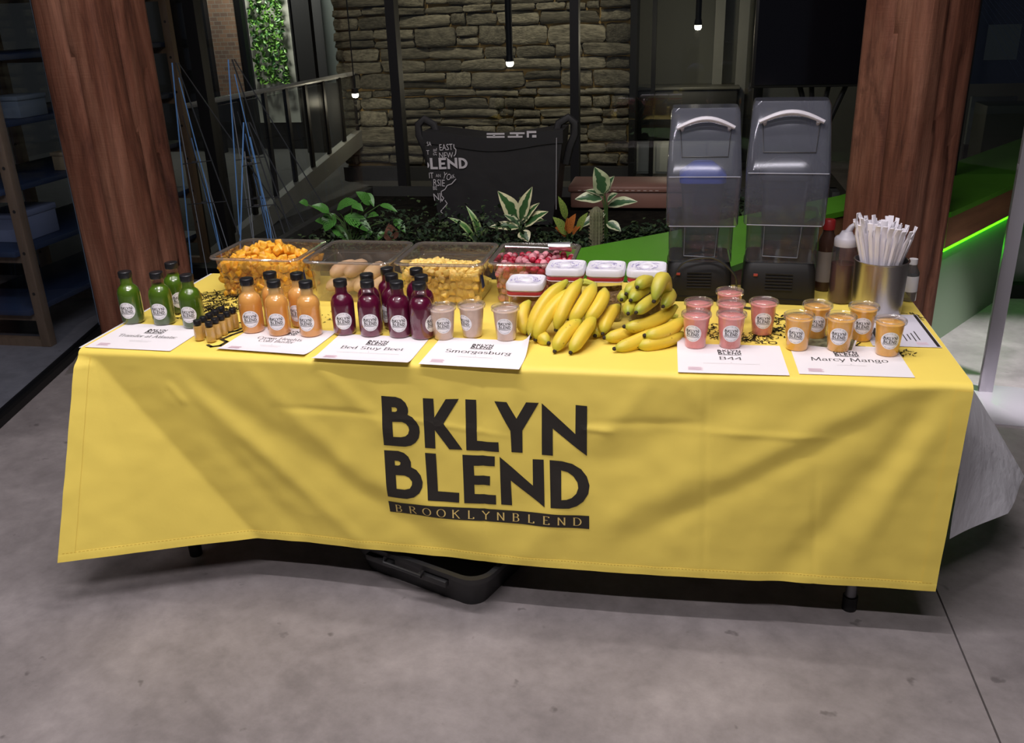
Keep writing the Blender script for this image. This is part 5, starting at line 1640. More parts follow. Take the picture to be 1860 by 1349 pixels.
# ------------------------------------------------------------------ clear food pans
M_PAN = clear('polycarbonate', (0.90, 0.87, 0.82), 0.05, 0.07, 2.2, haze=0.10, haze_col=(0.55, 0.46, 0.38))
M_RIM = clear('polycarbonate_rim', (0.72, 0.68, 0.62), 0.06, 0.12, 1.6, haze=0.22, haze_col=(0.68, 0.62, 0.57))
PANH = 0.145
def pan(label, c, rz, w_, d, tape):
    t = thing('food_pan', label, 'pan', (c[0], c[1], TZ + 0.001), rz, 'clear food pans at the back of the table')
    MB().loft([rrect(w_ - 0.055, d - 0.085, 0.02, 0.0, 5), rrect(w_ - 0.050, d - 0.080, 0.025, 0.004, 5), rrect(w_ - 0.036, d - 0.052, 0.03, 0.105, 5), rrect(w_ - 0.030, d - 0.044, 0.03, 0.107, 5), rrect(w_ - 0.026, d - 0.036, 0.03, 0.138, 5)], cap=False).add(rrect(w_ - 0.055, d - 0.085, 0.02, 0.0, 5), [tuple(range(24))]).build('body', M_PAN, t, angle=50)
    MB().loft([rrect(w_ - 0.026, d - 0.036, 0.03, 0.138, 5), rrect(w_ - 0.004, d - 0.008, 0.035, 0.141, 5), rrect(w_, d, 0.036, 0.138, 5), rrect(w_, d, 0.036, 0.142, 5), rrect(w_ - 0.004, d - 0.006, 0.035, PANH, 5), rrect(w_ - 0.028, d - 0.038, 0.03, PANH - 0.002, 5)], cap=False).build('rim', M_RIM, t, angle=40)
    if tape:
        MB().box((w_ / 2 - 0.016, -d / 2 + 0.075, 0.075), (0.0015, 0.03, 0.045), Matrix.Rotation(-0.14, 3, 'Y')).build('tape', mat('blue_tape', (0.02, 0.045, 0.16), 0.6), t)
    return t


PANS = [((-0.890, 0.615), -0.03, 0.325, 0.285), ((-0.560, 0.603), -0.02, 0.305, 0.30), ((-0.252, 0.600), -0.01, 0.295, 0.30), ((0.040, 0.615), 0.0, 0.275, 0.275)]
pan('clear food pan heaped with orange mango chunks', *PANS[0], True)
pan('clear food pan holding pale peeled bananas', *PANS[1], True)
pan('clear food pan filled with yellow pineapple cubes', *PANS[2], True)
pan('clear food pan of frozen raspberries with a metal scoop', *PANS[3], False)

def chunk_mesh(name, seed, m, sx=1.0, lump=0.25):
    random.seed(seed)
    bm = bmesh.new(); bmesh.ops.create_cube(bm, size=1)
    for v in bm.verts: v.co += Vector((random.uniform(-1, 1), random.uniform(-1, 1), random.uniform(-1, 1))) * lump * 0.5
    bmesh.ops.bevel(bm, geom=bm.edges[:], offset=0.24, segments=2, profile=0.6, affect='EDGES')
    for f in bm.faces: f.smooth = True
    me = bpy.data.meshes.new(name); bm.to_mesh(me); bm.free(); me.materials.append(m)
    return me


M_MANGO = mat('mango_flesh', (0.96, 0.47, 0.045), 0.35, noise_amt=0.12, noise_scale=3, vary=0.18, sss=0.2)
M_PINE = mat('pineapple_flesh', (0.96, 0.66, 0.19), 0.35, noise_amt=0.12, noise_scale=3, vary=0.12, sss=0.2)
MANG = [chunk_mesh('mango_chunk', k, M_MANGO, lump=0.5) for k in range(5)]
PINE = [chunk_mesh('pineapple_cube', 20 + k, M_PINE, lump=0.3) for k in range(5)]
M_RASP = mat('raspberry', (0.42, 0.016, 0.045), 0.5, vary=0.35, noise_amt=0.3, noise_scale=2)
M_FROST = mat('frosted_raspberry', (0.62, 0.25, 0.29), 0.6, vary=0.25, noise_amt=0.25, noise_scale=2)
RASP = []
for k in range(4):
    bm = bmesh.new(); bmesh.ops.create_icosphere(bm, subdivisions=2, radius=0.5)
    for v in bm.verts:
        n_ = v.co.normalized(); q = noise.cell(v.co * 5.2 + Vector((k, 0, 0)))
        v.co = n_ * (0.5 + 0.05 * math.sin(n_.x * 17 + k) * math.sin(n_.y * 17) * math.cos(n_.z * 15)); v.co.z *= 1.1
    for f in bm.faces: f.smooth = True
    me = bpy.data.meshes.new('raspberry'); bm.to_mesh(me); bm.free(); me.materials.append(M_RASP if k < 2 else M_FROST); RASP.append(me)


def fill_pan(P, meshes, size, fill, heap, name, label, cat, group, core_m, seed, gap=1.0):
    (c, rz, w_, d) = P
    random.seed(seed)
    Rm = Matrix.Rotation(rz, 3, 'Z')
    def half(z): f = min(1, z / 0.105); return (w_ - 0.052 + 0.016 * f) / 2 - size * 0.52, (d - 0.082 + 0.03 * f) / 2 - size * 0.52
    spots = []
    nz = max(1, int(fill / (size * 0.82)))
    for k in range(nz):
        z = size * 0.55 + k * (fill - size * 0.55) / max(1, nz - 1) * 0.96
        hx, hy = half(z)
        nxx = int(2 * hx / (size * gap)); nyy = int(2 * hy / (size * gap))
        for i in range(nxx + 1 - k % 2):
            spots.append((-hx + 2 * hx * (i + 0.5 * (k % 2)) / nxx, -hy, z, 1))
        for i in range(1, nyy):
            for sx in (-1, 1): spots.append((sx * hx, -hy + 2 * hy * i / nyy, z, 1))
    hx, hy = half(fill)
    nxx = int(2 * hx / (size * 0.98)); nyy = int(2 * hy / (size * 0.98))
    for i in range(nxx + 1):
        for j in range(nyy + 1):
            x, y = -hx + 2 * hx * i / nxx, -hy + 2 * hy * j / nyy
            spots.append((x, y, fill + heap(x / hx, y / hy) + size * 0.25, 1))
    spots = spots[:300]
    for (x, y, z, s_) in spots:
        jx = size * 0.30
        q = Rm @ Vector((max(-hx, min(hx, x + random.uniform(-jx, jx))), y + random.uniform(0, jx), 0))
        o = inst(name, random.choice(meshes))
        o.location = (c[0] + q.x, c[1] + q.y, TZ + 0.003 + z + random.uniform(-jx, jx) * 0.9)
        sc = size * random.uniform(0.82, 1.16)
        o.scale = (sc, sc * random.uniform(0.8, 1.0), sc * random.uniform(0.75, 1.0))
        o.rotation_euler = (random.uniform(-0.6, 0.6), random.uniform(-0.6, 0.6), random.uniform(0, 6.28))
        tag(o, label, cat, group)
    # the unseen middle of the heap
    def cpt(u, v):
        x, y = (u * 2 - 1), (v * 2 - 1)
        q = Rm @ Vector((x * (hx - size * 0.3), y * (hy - size * 0.3), 0))
        return (c[0] + q.x, c[1] + q.y, TZ + fill + heap(x, y) - size * 0.15)
    mb = MB(); mb.grid(cpt, 12, 12)
    h0 = half(0.01)
    lo = [(c[0] + (Rm @ Vector((p[0], p[1], 0))).x, c[1] + (Rm @ Vector((p[0], p[1], 0))).y, TZ + 0.006) for p in rrect(2 * (h0[0] - size * 0.4), 2 * (h0[1] - size * 0.4), 0.01, 0)]
    hi = [(c[0] + (Rm @ Vector((p[0], p[1], 0))).x, c[1] + (Rm @ Vector((p[0], p[1], 0))).y, TZ + fill - size * 0.2) for p in rrect(2 * (hx - size * 0.35), 2 * (hy - size * 0.35), 0.01, 0)]
    mb.loft([lo, hi])
    o = mb.build(name + '_heap', core_m)
    tag(o, 'inner mass of ' + label, cat, kind='stuff')


fill_pan(PANS[0], MANG, 0.0235, 0.100, lambda x, y: 0.045 * math.exp(-((x + 0.05) ** 2 * 2.2 + (y - 0.1) ** 2 * 2.0)) - 0.012 * sm(0.3, 1, x), 'mango_chunk', 'orange mango chunk in the clear pan nearest the green bottles', 'mango chunk', 'mango chunks in the clear pan', M_MANGO, 31)
fill_pan(PANS[2], PINE, 0.0225, 0.090, lambda x, y: 0.02 * math.exp(-((x + 0.35) ** 2 * 3 + (y + 0.4) ** 2 * 2)) - 0.02 * sm(-0.1, 1, y), 'pineapple_cube', 'yellow pineapple cube in the clear pan behind the beet bottles', 'pineapple cube', 'pineapple cubes in the clear pan', M_PINE, 32)
fill_pan(PANS[3], RASP, 0.023, 0.098, lambda x, y: 0.012 * math.exp(-(x * x * 2 + y * y)) + 0.004, 'raspberry', 'frozen raspberry in the clear pan with the scoop', 'raspberry', 'frozen raspberries in the clear pan', M_RASP, 33, gap=0.98)

# metal scoop lying on the raspberries
M_CHROME = mat('polished_steel', (0.82, 0.82, 0.83), 0.3, metal=1.0)
sc = thing('metal_scoop', 'shiny metal scoop resting on the frozen raspberries', 'scoop', (0.055, 0.655, TZ + 0.140), math.radians(12))
def bowl(u, v):
    a = (u - 0.5) * PI; r = 0.034
    return (0.02 + 0.075 * v, r * math.sin(a) * (1 - 0.15 * (1 - v)), -r * math.cos(a) * 0.75 * (0.6 + 0.4 * v) + 0.022)
mb = MB(); mb.grid(bowl, 14, 8); mb.grid(lambda u, v: tuple(Vector(bowl(u, 0)).lerp(Vector((0.02, 0, 0.016)), v)), 14, 2)
mb.build('bowl', M_CHROME, sc, angle=60)
MB().tube([(0.022, 0, 0.012), (-0.02, 0, 0.016), (-0.12, 0.02, 0.018)], [0.005, 0.006, 0.009], 8, flat=0.5).build('handle', M_CHROME, sc)

# peeled bananas in the second pan
M_PEELED = mat('peeled_banana', (0.58, 0.38, 0.23), 0.5, noise_amt=0.18, noise_scale=14, bump=0.25, bump_scale=25)
(c, rz, w_, d) = PANS[1]
random.seed(8)
for k, (x0, y0, x1, y1, z_, lb) in enumerate(((-0.10, -0.07, -0.03, 0.06, 0.028, 'in the bottom layer at the mango side'), (-0.055, -0.075, 0.01, 0.06, 0.028, 'in the bottom layer between two others'), (0.0, -0.07, 0.055, 0.06, 0.028, 'in the bottom layer nearest the pan middle'), (0.055, -0.06, 0.10, 0.06, 0.027, 'in the bottom layer at the pineapple side'),
                                            (-0.09, -0.045, -0.035, 0.07, 0.068, 'on top at the mango side'), (-0.03, -0.06, 0.0, 0.06, 0.074, 'on top in the middle of the heap'), (0.03, -0.05, 0.055, 0.07, 0.064, 'on top toward the pineapple pan'))):
    a = Vector((x0, y0, z_)); b = Vector((x1, y1, z_ + 0.006)); m_ = (a + b) / 2 + Vector((random.uniform(-0.01, 0.01), 0, 0.012))
    pts = [(1 - q) ** 2 * a + 2 * q * (1 - q) * m_ + q * q * b for q in [i / 10 for i in range(11)]]
    rr = [0.007, 0.018, 0.023, 0.0245, 0.025, 0.025, 0.025, 0.0245, 0.023, 0.018, 0.007]
    o = MB().tube(pts, rr, 12).build('peeled_banana', M_PEELED, angle=80)
    o.location = (c[0], c[1], TZ + 0.004)
    tag(o, 'peeled pale banana %s in the clear pan' % lb, 'banana', 'peeled bananas in the clear pan')

# ------------------------------------------------------------------ lidded canisters
M_CAN = clear('canister_wall', (0.94, 0.93, 0.92), 0.03, 0.06, 2.5)
M_LIDW = mat('canister_lid_white', (0.80, 0.78, 0.84), 0.35)
M_GASK = mat('red_gasket', (0.62, 0.05, 0.075), 0.4)
M_LIL = mat('lilac_print', (0.42, 0.36, 0.66), 0.5)
def canister(label, x0, x1, yf, zt, cm, level, slope=0.0):
    w_ = x1 - x0; h = zt - TZ - 0.001
    t = thing('storage_canister', label, 'canister', ((x0 + x1) / 2, yf + w_ / 2, TZ + 0.001), 0, 'lidded canisters behind the bananas')
    b = w_ - 0.012
    MB().loft([rrect(b - 0.012, b - 0.012, 0.015, 0, 5), rrect(b - 0.004, b - 0.004, 0.018, 0.004, 5), rrect(b - 0.002, b - 0.002, 0.018, h - 0.025, 5)], cap=False).add(rrect(b - 0.012, b - 0.012, 0.015, 0, 5), [tuple(range(24))]).build('body', M_CAN, t, angle=50)
    lv = level * h
    mb = MB().loft([rrect(b - 0.018, b - 0.018, 0.014, 0.003, 5), rrect(b - 0.010, b - 0.010, 0.016, lv * 0.5, 5), [(p[0], p[1], p[2] + slope * p[0] + 0.004 * math.sin(p[0] * 90 + p[1] * 70)) for p in rrect(b - 0.010, b - 0.010, 0.016, lv, 5)]])
    mb.build('contents', cm, t, angle=50)
    MB().loft([rrect(b + 0.004, b + 0.004, 0.02, h - 0.036, 5), rrect(b + 0.006, b + 0.006, 0.02, h - 0.035, 5), rrect(b + 0.006, b + 0.006, 0.02, h - 0.027, 5), rrect(b, b, 0.019, h - 0.026, 5)]).build('gasket', M_GASK, t, angle=50)
    for zc_ in (h - 0.0385, h - 0.0245):
        MB().loft([rrect(b + 0.004, b + 0.004, 0.02, zc_ - 0.0015, 5), rrect(b + 0.006, b + 0.006, 0.02, zc_, 5), rrect(b + 0.004, b + 0.004, 0.02, zc_ + 0.0015, 5)]).build('collar', mat('pale_collar', (0.75, 0.6, 0.6), 0.4), t, angle=50)
    ld = MB().loft([rrect(w_ - 0.004, w_ - 0.004, 0.022, h - 0.023, 6), rrect(w_, w_, 0.024, h - 0.021, 6), rrect(w_, w_, 0.024, h - 0.006, 6), rrect(w_ - 0.006, w_ - 0.006, 0.022, h - 0.001, 6), rrect(w_ - 0.016, w_ - 0.016, 0.018, h, 6), rrect(w_ - 0.022, w_ - 0.022, 0.017, h - 0.002, 6)]).build('lid', M_LIDW, t, angle=40)
    mb = MB()
    random.seed(int(x0 * 1000) + 5)
    for k in range(46):
        a = random.uniform(0, 6.28); r = random.uniform(0.2, 0.41) * w_
        da = random.uniform(0.15, 0.5); dr_ = random.uniform(-0.004, 0.004)
        p, q = (r * math.cos(a), r * math.sin(a)), ((r + dr_) * math.cos(a + da), (r + dr_) * math.sin(a + da))
        v2, f2 = stroke([p, q], 0.0014)
        mb.add([(x, y, h - 0.0012) for x, y in v2], f2)
    mb.build('lid_print', M_LIL, ld, smooth=False)
    MB().lathe([(0, h + 0.002), (0.012, h + 0.002), (0.016, h), (0.017, h - 0.002)], 20).build('knob', M_LIDW, ld)


z2, z1 = 0.905, 0.872
def xs(u0, u1, v, z): return at(u0, v, z=z).x, at(u1, v, z=z).x
M_TANP = mat('tan_powder', (0.52, 0.30, 0.13), 0.9, noise_amt=0.15, noise_scale=40)
M_OATS = mat('oats', (0.42, 0.29, 0.17), 0.9, noise_amt=0.5, noise_scale=110, bump=0.8, bump_scale=120)
M_DATE = mat('brown_nuts', (0.16, 0.085, 0.04), 0.7, noise_amt=0.5, noise_scale=60, bump=0.8, bump_scale=60)
a, b = xs(916, 986, 515, z1)
canister('shorter white-lidded canister of tan powder beside the beige cups', a, b, at(950, 516, z=z1).y, z1, M_TANP, 0.5, 0.12)
yb2 = 0.365
for (u0, u1, lb, m, lv) in ((987, 1059, 'white-lidded canister of tan powder behind the banana bunch', M_TANP, 0.42), (1062, 1134, 'white-lidded canister of oats in the middle of the back three', M_OATS, 0.5), (1137, 1211, 'white-lidded canister of brown nuts beside the blender', M_DATE, 0.55)):
    a, b = xs(u0, u1, 491, z2)
    canister(lb, a, b, yb2, z2, m, lv, 0.1 if m is M_OATS else 0)

# ------------------------------------------------------------------ bananas
def banana_mat(name, body, green, speck):
    m = bpy.data.materials.new(name); m.use_nodes = True
    nt = m.node_tree; b = nt.nodes['Principled BSDF']
    uv = nt.nodes.new('ShaderNodeUVMap'); sep = nt.nodes.new('ShaderNodeSeparateXYZ'); nt.links.new(uv.outputs['UV'], sep.inputs[0])
    r = nt.nodes.new('ShaderNodeValToRGB')
    st_ = [(0.0, green), (0.16, tuple(0.5 * (p + q) for p, q in zip(body, green))), (0.34, body), (0.74, body), (0.90, tuple(0.5 * (p + q) for p, q in zip(body, green))), (1.0, green)]
    while len(r.color_ramp.elements) < len(st_): r.color_ramp.elements.new(0.5)
    for e, (p, c) in zip(r.color_ramp.elements, st_): e.position = p; e.color = (*c, 1)
    nt.links.new(sep.outputs['Y'], r.inputs['Fac'])
    tc = nt.nodes.new('ShaderNodeTexCoord'); nz = nt.nodes.new('ShaderNodeTexNoise'); nz.inputs['Scale'].default_value = 55; nz.inputs['Detail'].default_value = 3
    nt.links.new(tc.outputs['Object'], nz.inputs['Vector'])
    r2 = nt.nodes.new('ShaderNodeValToRGB'); r2.color_ramp.elements[0].position = 0.69; r2.color_ramp.elements[1].position = 0.75
    nt.links.new(nz.outputs['Fac'], r2.inputs['Fac'])
    mx = nt.nodes.new('ShaderNodeMix'); mx.data_type = 'RGBA'; mx.inputs['B'].default_value = (*speck, 1)
    nt.links.new(r2.outputs['Color'], mx.inputs['Factor']); nt.links.new(r.outputs['Color'], mx.inputs['A'])
    nt.links.new(mx.outputs['Result'], b.inputs['Base Color'])
    b.inputs['Roughness'].default_value = 0.42; b.inputs['Subsurface Weight'].default_value = 0.1; b.inputs['Subsurface Radius'].default_value = (0.01, 0.006, 0.002)
    return m


M_BAN = banana_mat('banana_yellow', (0.80, 0.58, 0.055), (0.50, 0.50, 0.05), (0.22, 0.12, 0.02))
M_BANG = banana_mat('banana_greenish', (0.60, 0.50, 0.06), (0.32, 0.40, 0.04), (0.25, 0.2, 0.03))
M_TIP = mat('banana_tip', (0.03, 0.02, 0.012), 0.8)
def banana(A, C, bend, r, m, parent, root, mid=None):
    A, C = Vector(A) - root, Vector(C) - root
    Mq = (A + C) / 2 + bend if mid is None else Vector(mid) - root
    seg, n = 15, 22
    prof = [(0, .40), (.05, .50), (.12, .74), (.22, .95), (.35, 1.02), (.5, 1.04), (.65, 1.03), (.8, .97), (.89, .82), (.95, .56), (.98, .36), (1, .25)]
    def pr(t):
        for (t0, v0), (t1, v1) in zip(prof[:-1], prof[1:]):
            if t0 <= t <= t1: return v0 + (v1 - v0) * (t - t0) / (t1 - t0)
        return prof[-1][1]
    vs, uvs = [], []
    up = (Mq - (A + C) / 2).normalized() if (Mq - (A + C) / 2).length > 1e-5 else Vector((0, 0, 1))
    for j in range(n + 1):
        t = j / n
        p = A * (1 - t) ** 2 + Mq * 2 * t * (1 - t) + C * t * t
        d = ((Mq - A) * 2 * (1 - t) + (C - Mq) * 2 * t).normalized()
        sx = d.cross(up).normalized(); sy = sx.cross(d)
        for k in range(seg):
            a = 2 * PI * k / seg
            rr = r * pr(t) * (1 + 0.055 * math.cos(5 * a + PI / 2))
            vs.append(p + sx * rr * math.cos(a) + sy * rr * math.sin(a)); uvs.append((k / seg, t))
    fs = [(j * seg + k, j * seg + (k + 1) % seg, (j + 1) * seg + (k + 1) % seg, (j + 1) * seg + k) for j in range(n) for k in range(seg)]
    fs.append(tuple(range(seg - 1, -1, -1))); fs.append(tuple(n * seg + k for k in range(seg)))
    me = bpy.data.meshes.new('banana'); me.from_pydata(vs, [], fs); me.materials.append(m)
    ul = me.uv_layers.new(name='UVMap')
    for p in me.polygons:
        p.use_smooth = len(p.vertices) == 4
        for li in p.loop_indices: ul.data[li].uv = uvs[me.loops[li].vertex_index]
    o = inst('banana', me, parent)
    d = (C - Mq).normalized()
    MB().tube([C - d * 0.004, C + d * 0.003, C + d * 0.0065], [r * 0.27, r * 0.30, r * 0.2], 9).build('tip', M_TIP, o)
    return o


def bunch(label, crown, items, m, r):
    root = at(*crown[:2], y=crown[2]); g = Vector((root.x, root.y, TZ + 0.001))
    t = thing('banana_bunch', label, 'bananas', g)
    for it in items:
        (tu, tv, ty), (eu, ev, ey), bend = it[:3]
        C = at(tu, tv, y=ty); A = at(eu, ev, y=ey)
        C.z = max(C.z, TZ + 0.008); A.z = max(A.z, TZ + 0.012)
        mid = at(*it[3][:2], y=it[3][2]) if len(it) > 3 else None
        banana(A, C, Vector(bend), r * (it[4] if len(it) > 4 else 1), m, t, g, mid)
    c = root - g
    MB().tube([c + Vector((-0.02, 0.012, 0.004)), c + Vector((0.0, 0.016, 0.008)), c + Vector((0.025, 0.012, 0.004))], [0.008, 0.012, 0.008], 8).build('crown', m, t)
    return t


bunch('ripe yellow banana bunch fanned out beside the beige cups', (1062, 520, 0.33), [
    ((958, 606, 0.225), (962, 548, 0.30), (-0.035, -0.02, 0.012)),
    ((963, 611, 0.195), (1030, 511, 0.315), (-0.030, -0.03, 0.030)),
    ((973, 616, 0.165), (1042, 524, 0.30), (-0.022, -0.03, 0.022)),
    ((1010, 598, 0.185), (1056, 509, 0.31), (-0.008, -0.034, 0.026)),
    ((1036, 588, 0.195), (1080, 516, 0.315), (0.016, -0.034, 0.022)),
    ((1063, 586, 0.205), (1098, 526, 0.32), (0.030, -0.030, 0.020)),
    ((1008, 638, 0.090), (1054, 582, 0.205), (-0.010, -0.014, 0.016)),
    ((1037, 641, 0.085), (1080, 578, 0.215), (0.002, -0.014, 0.018)),
    ((996, 623, 0.150), (975, 585, 0.255), (-0.015, -0.01, 0.0)),
], M_BAN, 0.0198)
bunch('greenish banana bunch with black tips pointing outward stacked on top', (1182, 528, 0.335), [
    ((1158, 521, 0.225), (1186, 513, 0.325), (-0.004, -0.01, 0.022)),
    ((1138, 533, 0.245), (1170, 520, 0.335), (0, 0, 0.018)),
    ((1146, 545, 0.205), (1178, 524, 0.32), (0.0, 0, 0.016)),
    ((1129, 544, 0.255), (1160, 535, 0.335), (-0.02, 0, 0.012)),
    ((1141, 569, 0.180), (1158, 545, 0.30), (-0.012, 0, 0.010)),
    ((1156, 567, 0.170), (1196, 538, 0.30), (0.0, -0.01, 0.008)),
    ((1188, 546, 0.175), (1212, 556, 0.29), (0, 0, 0), (1208, 462, 0.25), 1.12),
    ((1205, 556, 0.205), (1214, 530, 0.32), (0.02, 0, 0.012)),
], M_BANG, 0.0182)
bunch('yellow banana bunch lying flat beneath the greenish one', (1215, 580, 0.335), [
    ((1095, 605, 0.205), (1124, 556, 0.325), (-0.012, -0.01, 0.02)),
    ((1081, 609, 0.215), (1106, 578, 0.325), (-0.01, -0.01, 0.008)),
    ((1135, 593, 0.170), (1228, 556, 0.275), (0.012, -0.025, -0.026)),
    ((1099, 613, 0.180), (1180, 580, 0.265), (0.012, -0.018, -0.016)),
    ((1117, 633, 0.115), (1206, 588, 0.235), (0.010, -0.018, -0.012)),
    ((1172, 609, 0.150), (1244, 577, 0.245), (0.010, -0.022, -0.016)),
    ((1158, 628, 0.140), (1240, 606, 0.215), (0.006, -0.018, -0.004)),
], M_BAN, 0.0198)

# ------------------------------------------------------------------ blenders
M_SMOKE = clear('smoked_cover', (0.66, 0.68, 0.74), 0.10, 0.012, 2.8, gl=(0.9, 0.92, 1.0), haze=0.22, haze_col=(0.24, 0.25, 0.30))
M_SMOKE2 = clear('smoked_chamber', (0.50, 0.53, 0.56), 0.05, 0.03, 2.6, haze=0.12, haze_col=(0.25, 0.27, 0.3))
M_HAND = mat('grey_handle', (0.50, 0.48, 0.52), 0.35)
M_JAR = clear('jar_wall', (0.6, 0.63, 0.7), 0.1, 0.06, 2.0, haze=0.3, haze_col=(0.14, 0.16, 0.2))
def rbox(w_, y0, y1, r, z): return rrect(w_, y1 - y0, r, z, 4, (0, (y0 + y1) / 2))
def blender(label, x, y, rz, s_, blue):
    t = thing('commercial_blender', label, 'blender', (x, y, TZ + 0.001), rz, 'blenders under smoked covers')
    t.scale = (s_ * (1.0 if blue else 1.055), s_, s_)
    bs = MB().loft([rbox(0.205, -0.095, 0.10, 0.02, 0.0), rbox(0.207, -0.097, 0.10, 0.022, 0.008), rbox(0.200, -0.090, 0.10, 0.022, 0.10), rbox(0.186, -0.074, 0.095, 0.022, 0.128)]).build('base', M_BLACKP, t, angle=40)
    for k in range(6):
        MB().box((0.0, -0.0965 + 0.0007 * k, 0.045 + 0.0095 * k), (0.075, 0.004, 0.0045), Matrix.Rotation(0.12, 3, 'X')).build('vent_slat', mat('vent_grey', (0.022, 0.021, 0.021), 0.8, spec=0.1), bs)
    MB().box((-0.065, -0.0935, 0.088), (0.012, 0.004, 0.008)).build('switch', mat('red_switch', (0.32, 0.05, 0.04), 0.4), bs, bevel=0.001)
    MB().loft([rbox(0.150, -0.099, -0.092, 0.003, 0.0145)] + [rbox(0.150, -0.099, -0.092, 0.003, 0.0155)]).build('trim_line', mat('vent_grey', (0.022, 0.021, 0.021), 0.8, spec=0.1), bs)
    # lower chamber with inset door
    ch = MB().loft([rbox(0.196, -0.080, 0.09, 0.016, 0.124), rbox(0.198, -0.082, 0.09, 0.016, 0.262)], cap=False).build('chamber', M_SMOKE2, t, angle=50)
    MB().tube([(-0.05, -0.084, 0.235), (-0.05, -0.084, 0.145), (0.045, -0.084, 0.142), (0.05, -0.084, 0.235)], 0.0016, 6).build('door_edge', mat('door_edge_grey', (0.14, 0.15, 0.18), 0.4), ch)
    # upper cover: nearly upright below the break, sloping back above it
    cv = MB().loft([rbox(0.214, -0.118, 0.10, 0.018, 0.246), rbox(0.218, -0.122, 0.10, 0.02, 0.252), rbox(0.222, -0.132, 0.10, 0.022, 0.395), rbox(0.221, -0.128, 0.10, 0.022, 0.408), rbox(0.206, -0.035, 0.10, 0.02, 0.575), rbox(0.196, -0.022, 0.095, 0.02, 0.588)], cap=False).add(rbox(0.196, -0.022, 0.095, 0.02, 0.588), [tuple(range(20))]).build('cover', M_SMOKE, t, angle=30)
    edge = mat('painted_edge_glint', (0.30, 0.31, 0.38), 0.4)  # pale colour paints the highlight along crease and lip
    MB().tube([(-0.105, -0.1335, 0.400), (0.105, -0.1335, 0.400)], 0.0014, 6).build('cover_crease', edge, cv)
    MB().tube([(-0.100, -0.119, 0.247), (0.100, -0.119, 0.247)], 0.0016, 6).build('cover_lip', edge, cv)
    # recess behind the handle
    fy = lambda z: -0.128 + (z - 0.408) * (0.093 / 0.167)
    MB().tube([(-0.075, fy(0.535) - 0.002, 0.535), (-0.068, fy(0.455) - 0.002, 0.455), (0.068, fy(0.455) - 0.002, 0.455), (0.075, fy(0.535) - 0.002, 0.535)], 0.0018, 6).build('recess_edge', mat('recess_dark', (0.03, 0.03, 0.034), 0.4), cv)
    # arched handle
    pts = []
    for k in range(13):
        a = k / 12; xx = -0.085 + 0.17 * a
        zz = 0.535 + 0.026 * math.sin(PI * a)
        pts.append((xx, fy(zz) - 0.016 - 0.008 * math.sin(PI * a), zz))
    MB().tube(pts, [0.007 + 0.0035 * math.sin(PI * k / 12) for k in range(13)], 10, flat=0.8).build('handle', M_HAND, t)
    for sx in (-0.07, 0.07):
        zz = 0.538
        MB().tube([(sx, fy(zz) - 0.016, zz), (sx, fy(zz) + 0.002, zz - 0.012)], 0.006, 8).build('handle_post', M_HAND, t)
    # jar standing in the chamber
    jr = MB().loft([rbox(0.11, -0.055, 0.055, 0.02, 0.13), rbox(0.12, -0.06, 0.06, 0.022, 0.30), rbox(0.135, -0.065, 0.065, 0.024, 0.37)], cap=False).build('jar', M_JAR, t, angle=50)
    MB().loft([rbox(0.10, -0.05, 0.05, 0.02, 0.128), rbox(0.11, -0.055, 0.055, 0.02, 0.16)]).build('jar_base', mat('jar_base_dark', (0.02, 0.02, 0.024), 0.5), jr, angle=50)
    lidm = mat('blue_lid', (0.05, 0.09, 0.42), 0.5) if blue else mat('dark_lid', (0.05, 0.05, 0.055), 0.5)
    MB().loft([rbox(0.142, -0.07, 0.07, 0.026, 0.368), rbox(0.142, -0.07, 0.07, 0.026, 0.39), rbox(0.11, -0.055, 0.055, 0.025, 0.405), rbox(0.06, -0.03, 0.03, 0.02, 0.425)]).build('jar_lid', lidm, jr, angle=50)
    return t


blender('blender under a smoked cover with blue jar lid inside', 0.562, 0.695, 0.02, 1.0, True)
blender('blender under a smoked cover beside the squeeze bottle', 0.813, 0.690, -0.06, 1.03, False)
# power cable arching over the base of the blue-lidded blender and behind its neighbour
cb = thing('power_cable', 'black power cable looping over the blender bases', 'cable')
pc = [at(1222, 505, y=0.565), at(1240, 478, y=0.575), at(1275, 468, y=0.585), at(1305, 472, y=0.585), at(1335, 500, y=0.58), at(1338, 530, y=0.585), at(1348, 556, z=0.748), at(1375, 560, z=0.748)]
def smooth_path(pp, n=6):
    out = []
    for i in range(len(pp) - 1):
        p0, p1, p2, p3 = pp[max(0, i - 1)], pp[i], pp[i + 1], pp[min(len(pp) - 1, i + 2)]
        for k in range(n):
            t = k / n
            out.append(0.5 * ((2 * p1) + (p2 - p0) * t + (2 * p0 - 5 * p1 + 4 * p2 - p3) * t * t + (3 * p1 - p0 - 3 * p2 + p3) * t ** 3))
    return out + [pp[-1]]
MB().tube(smooth_path(pc), 0.0035, 8).build('cord', mat('cable_black', (0.02, 0.02, 0.02), 0.35), cb)

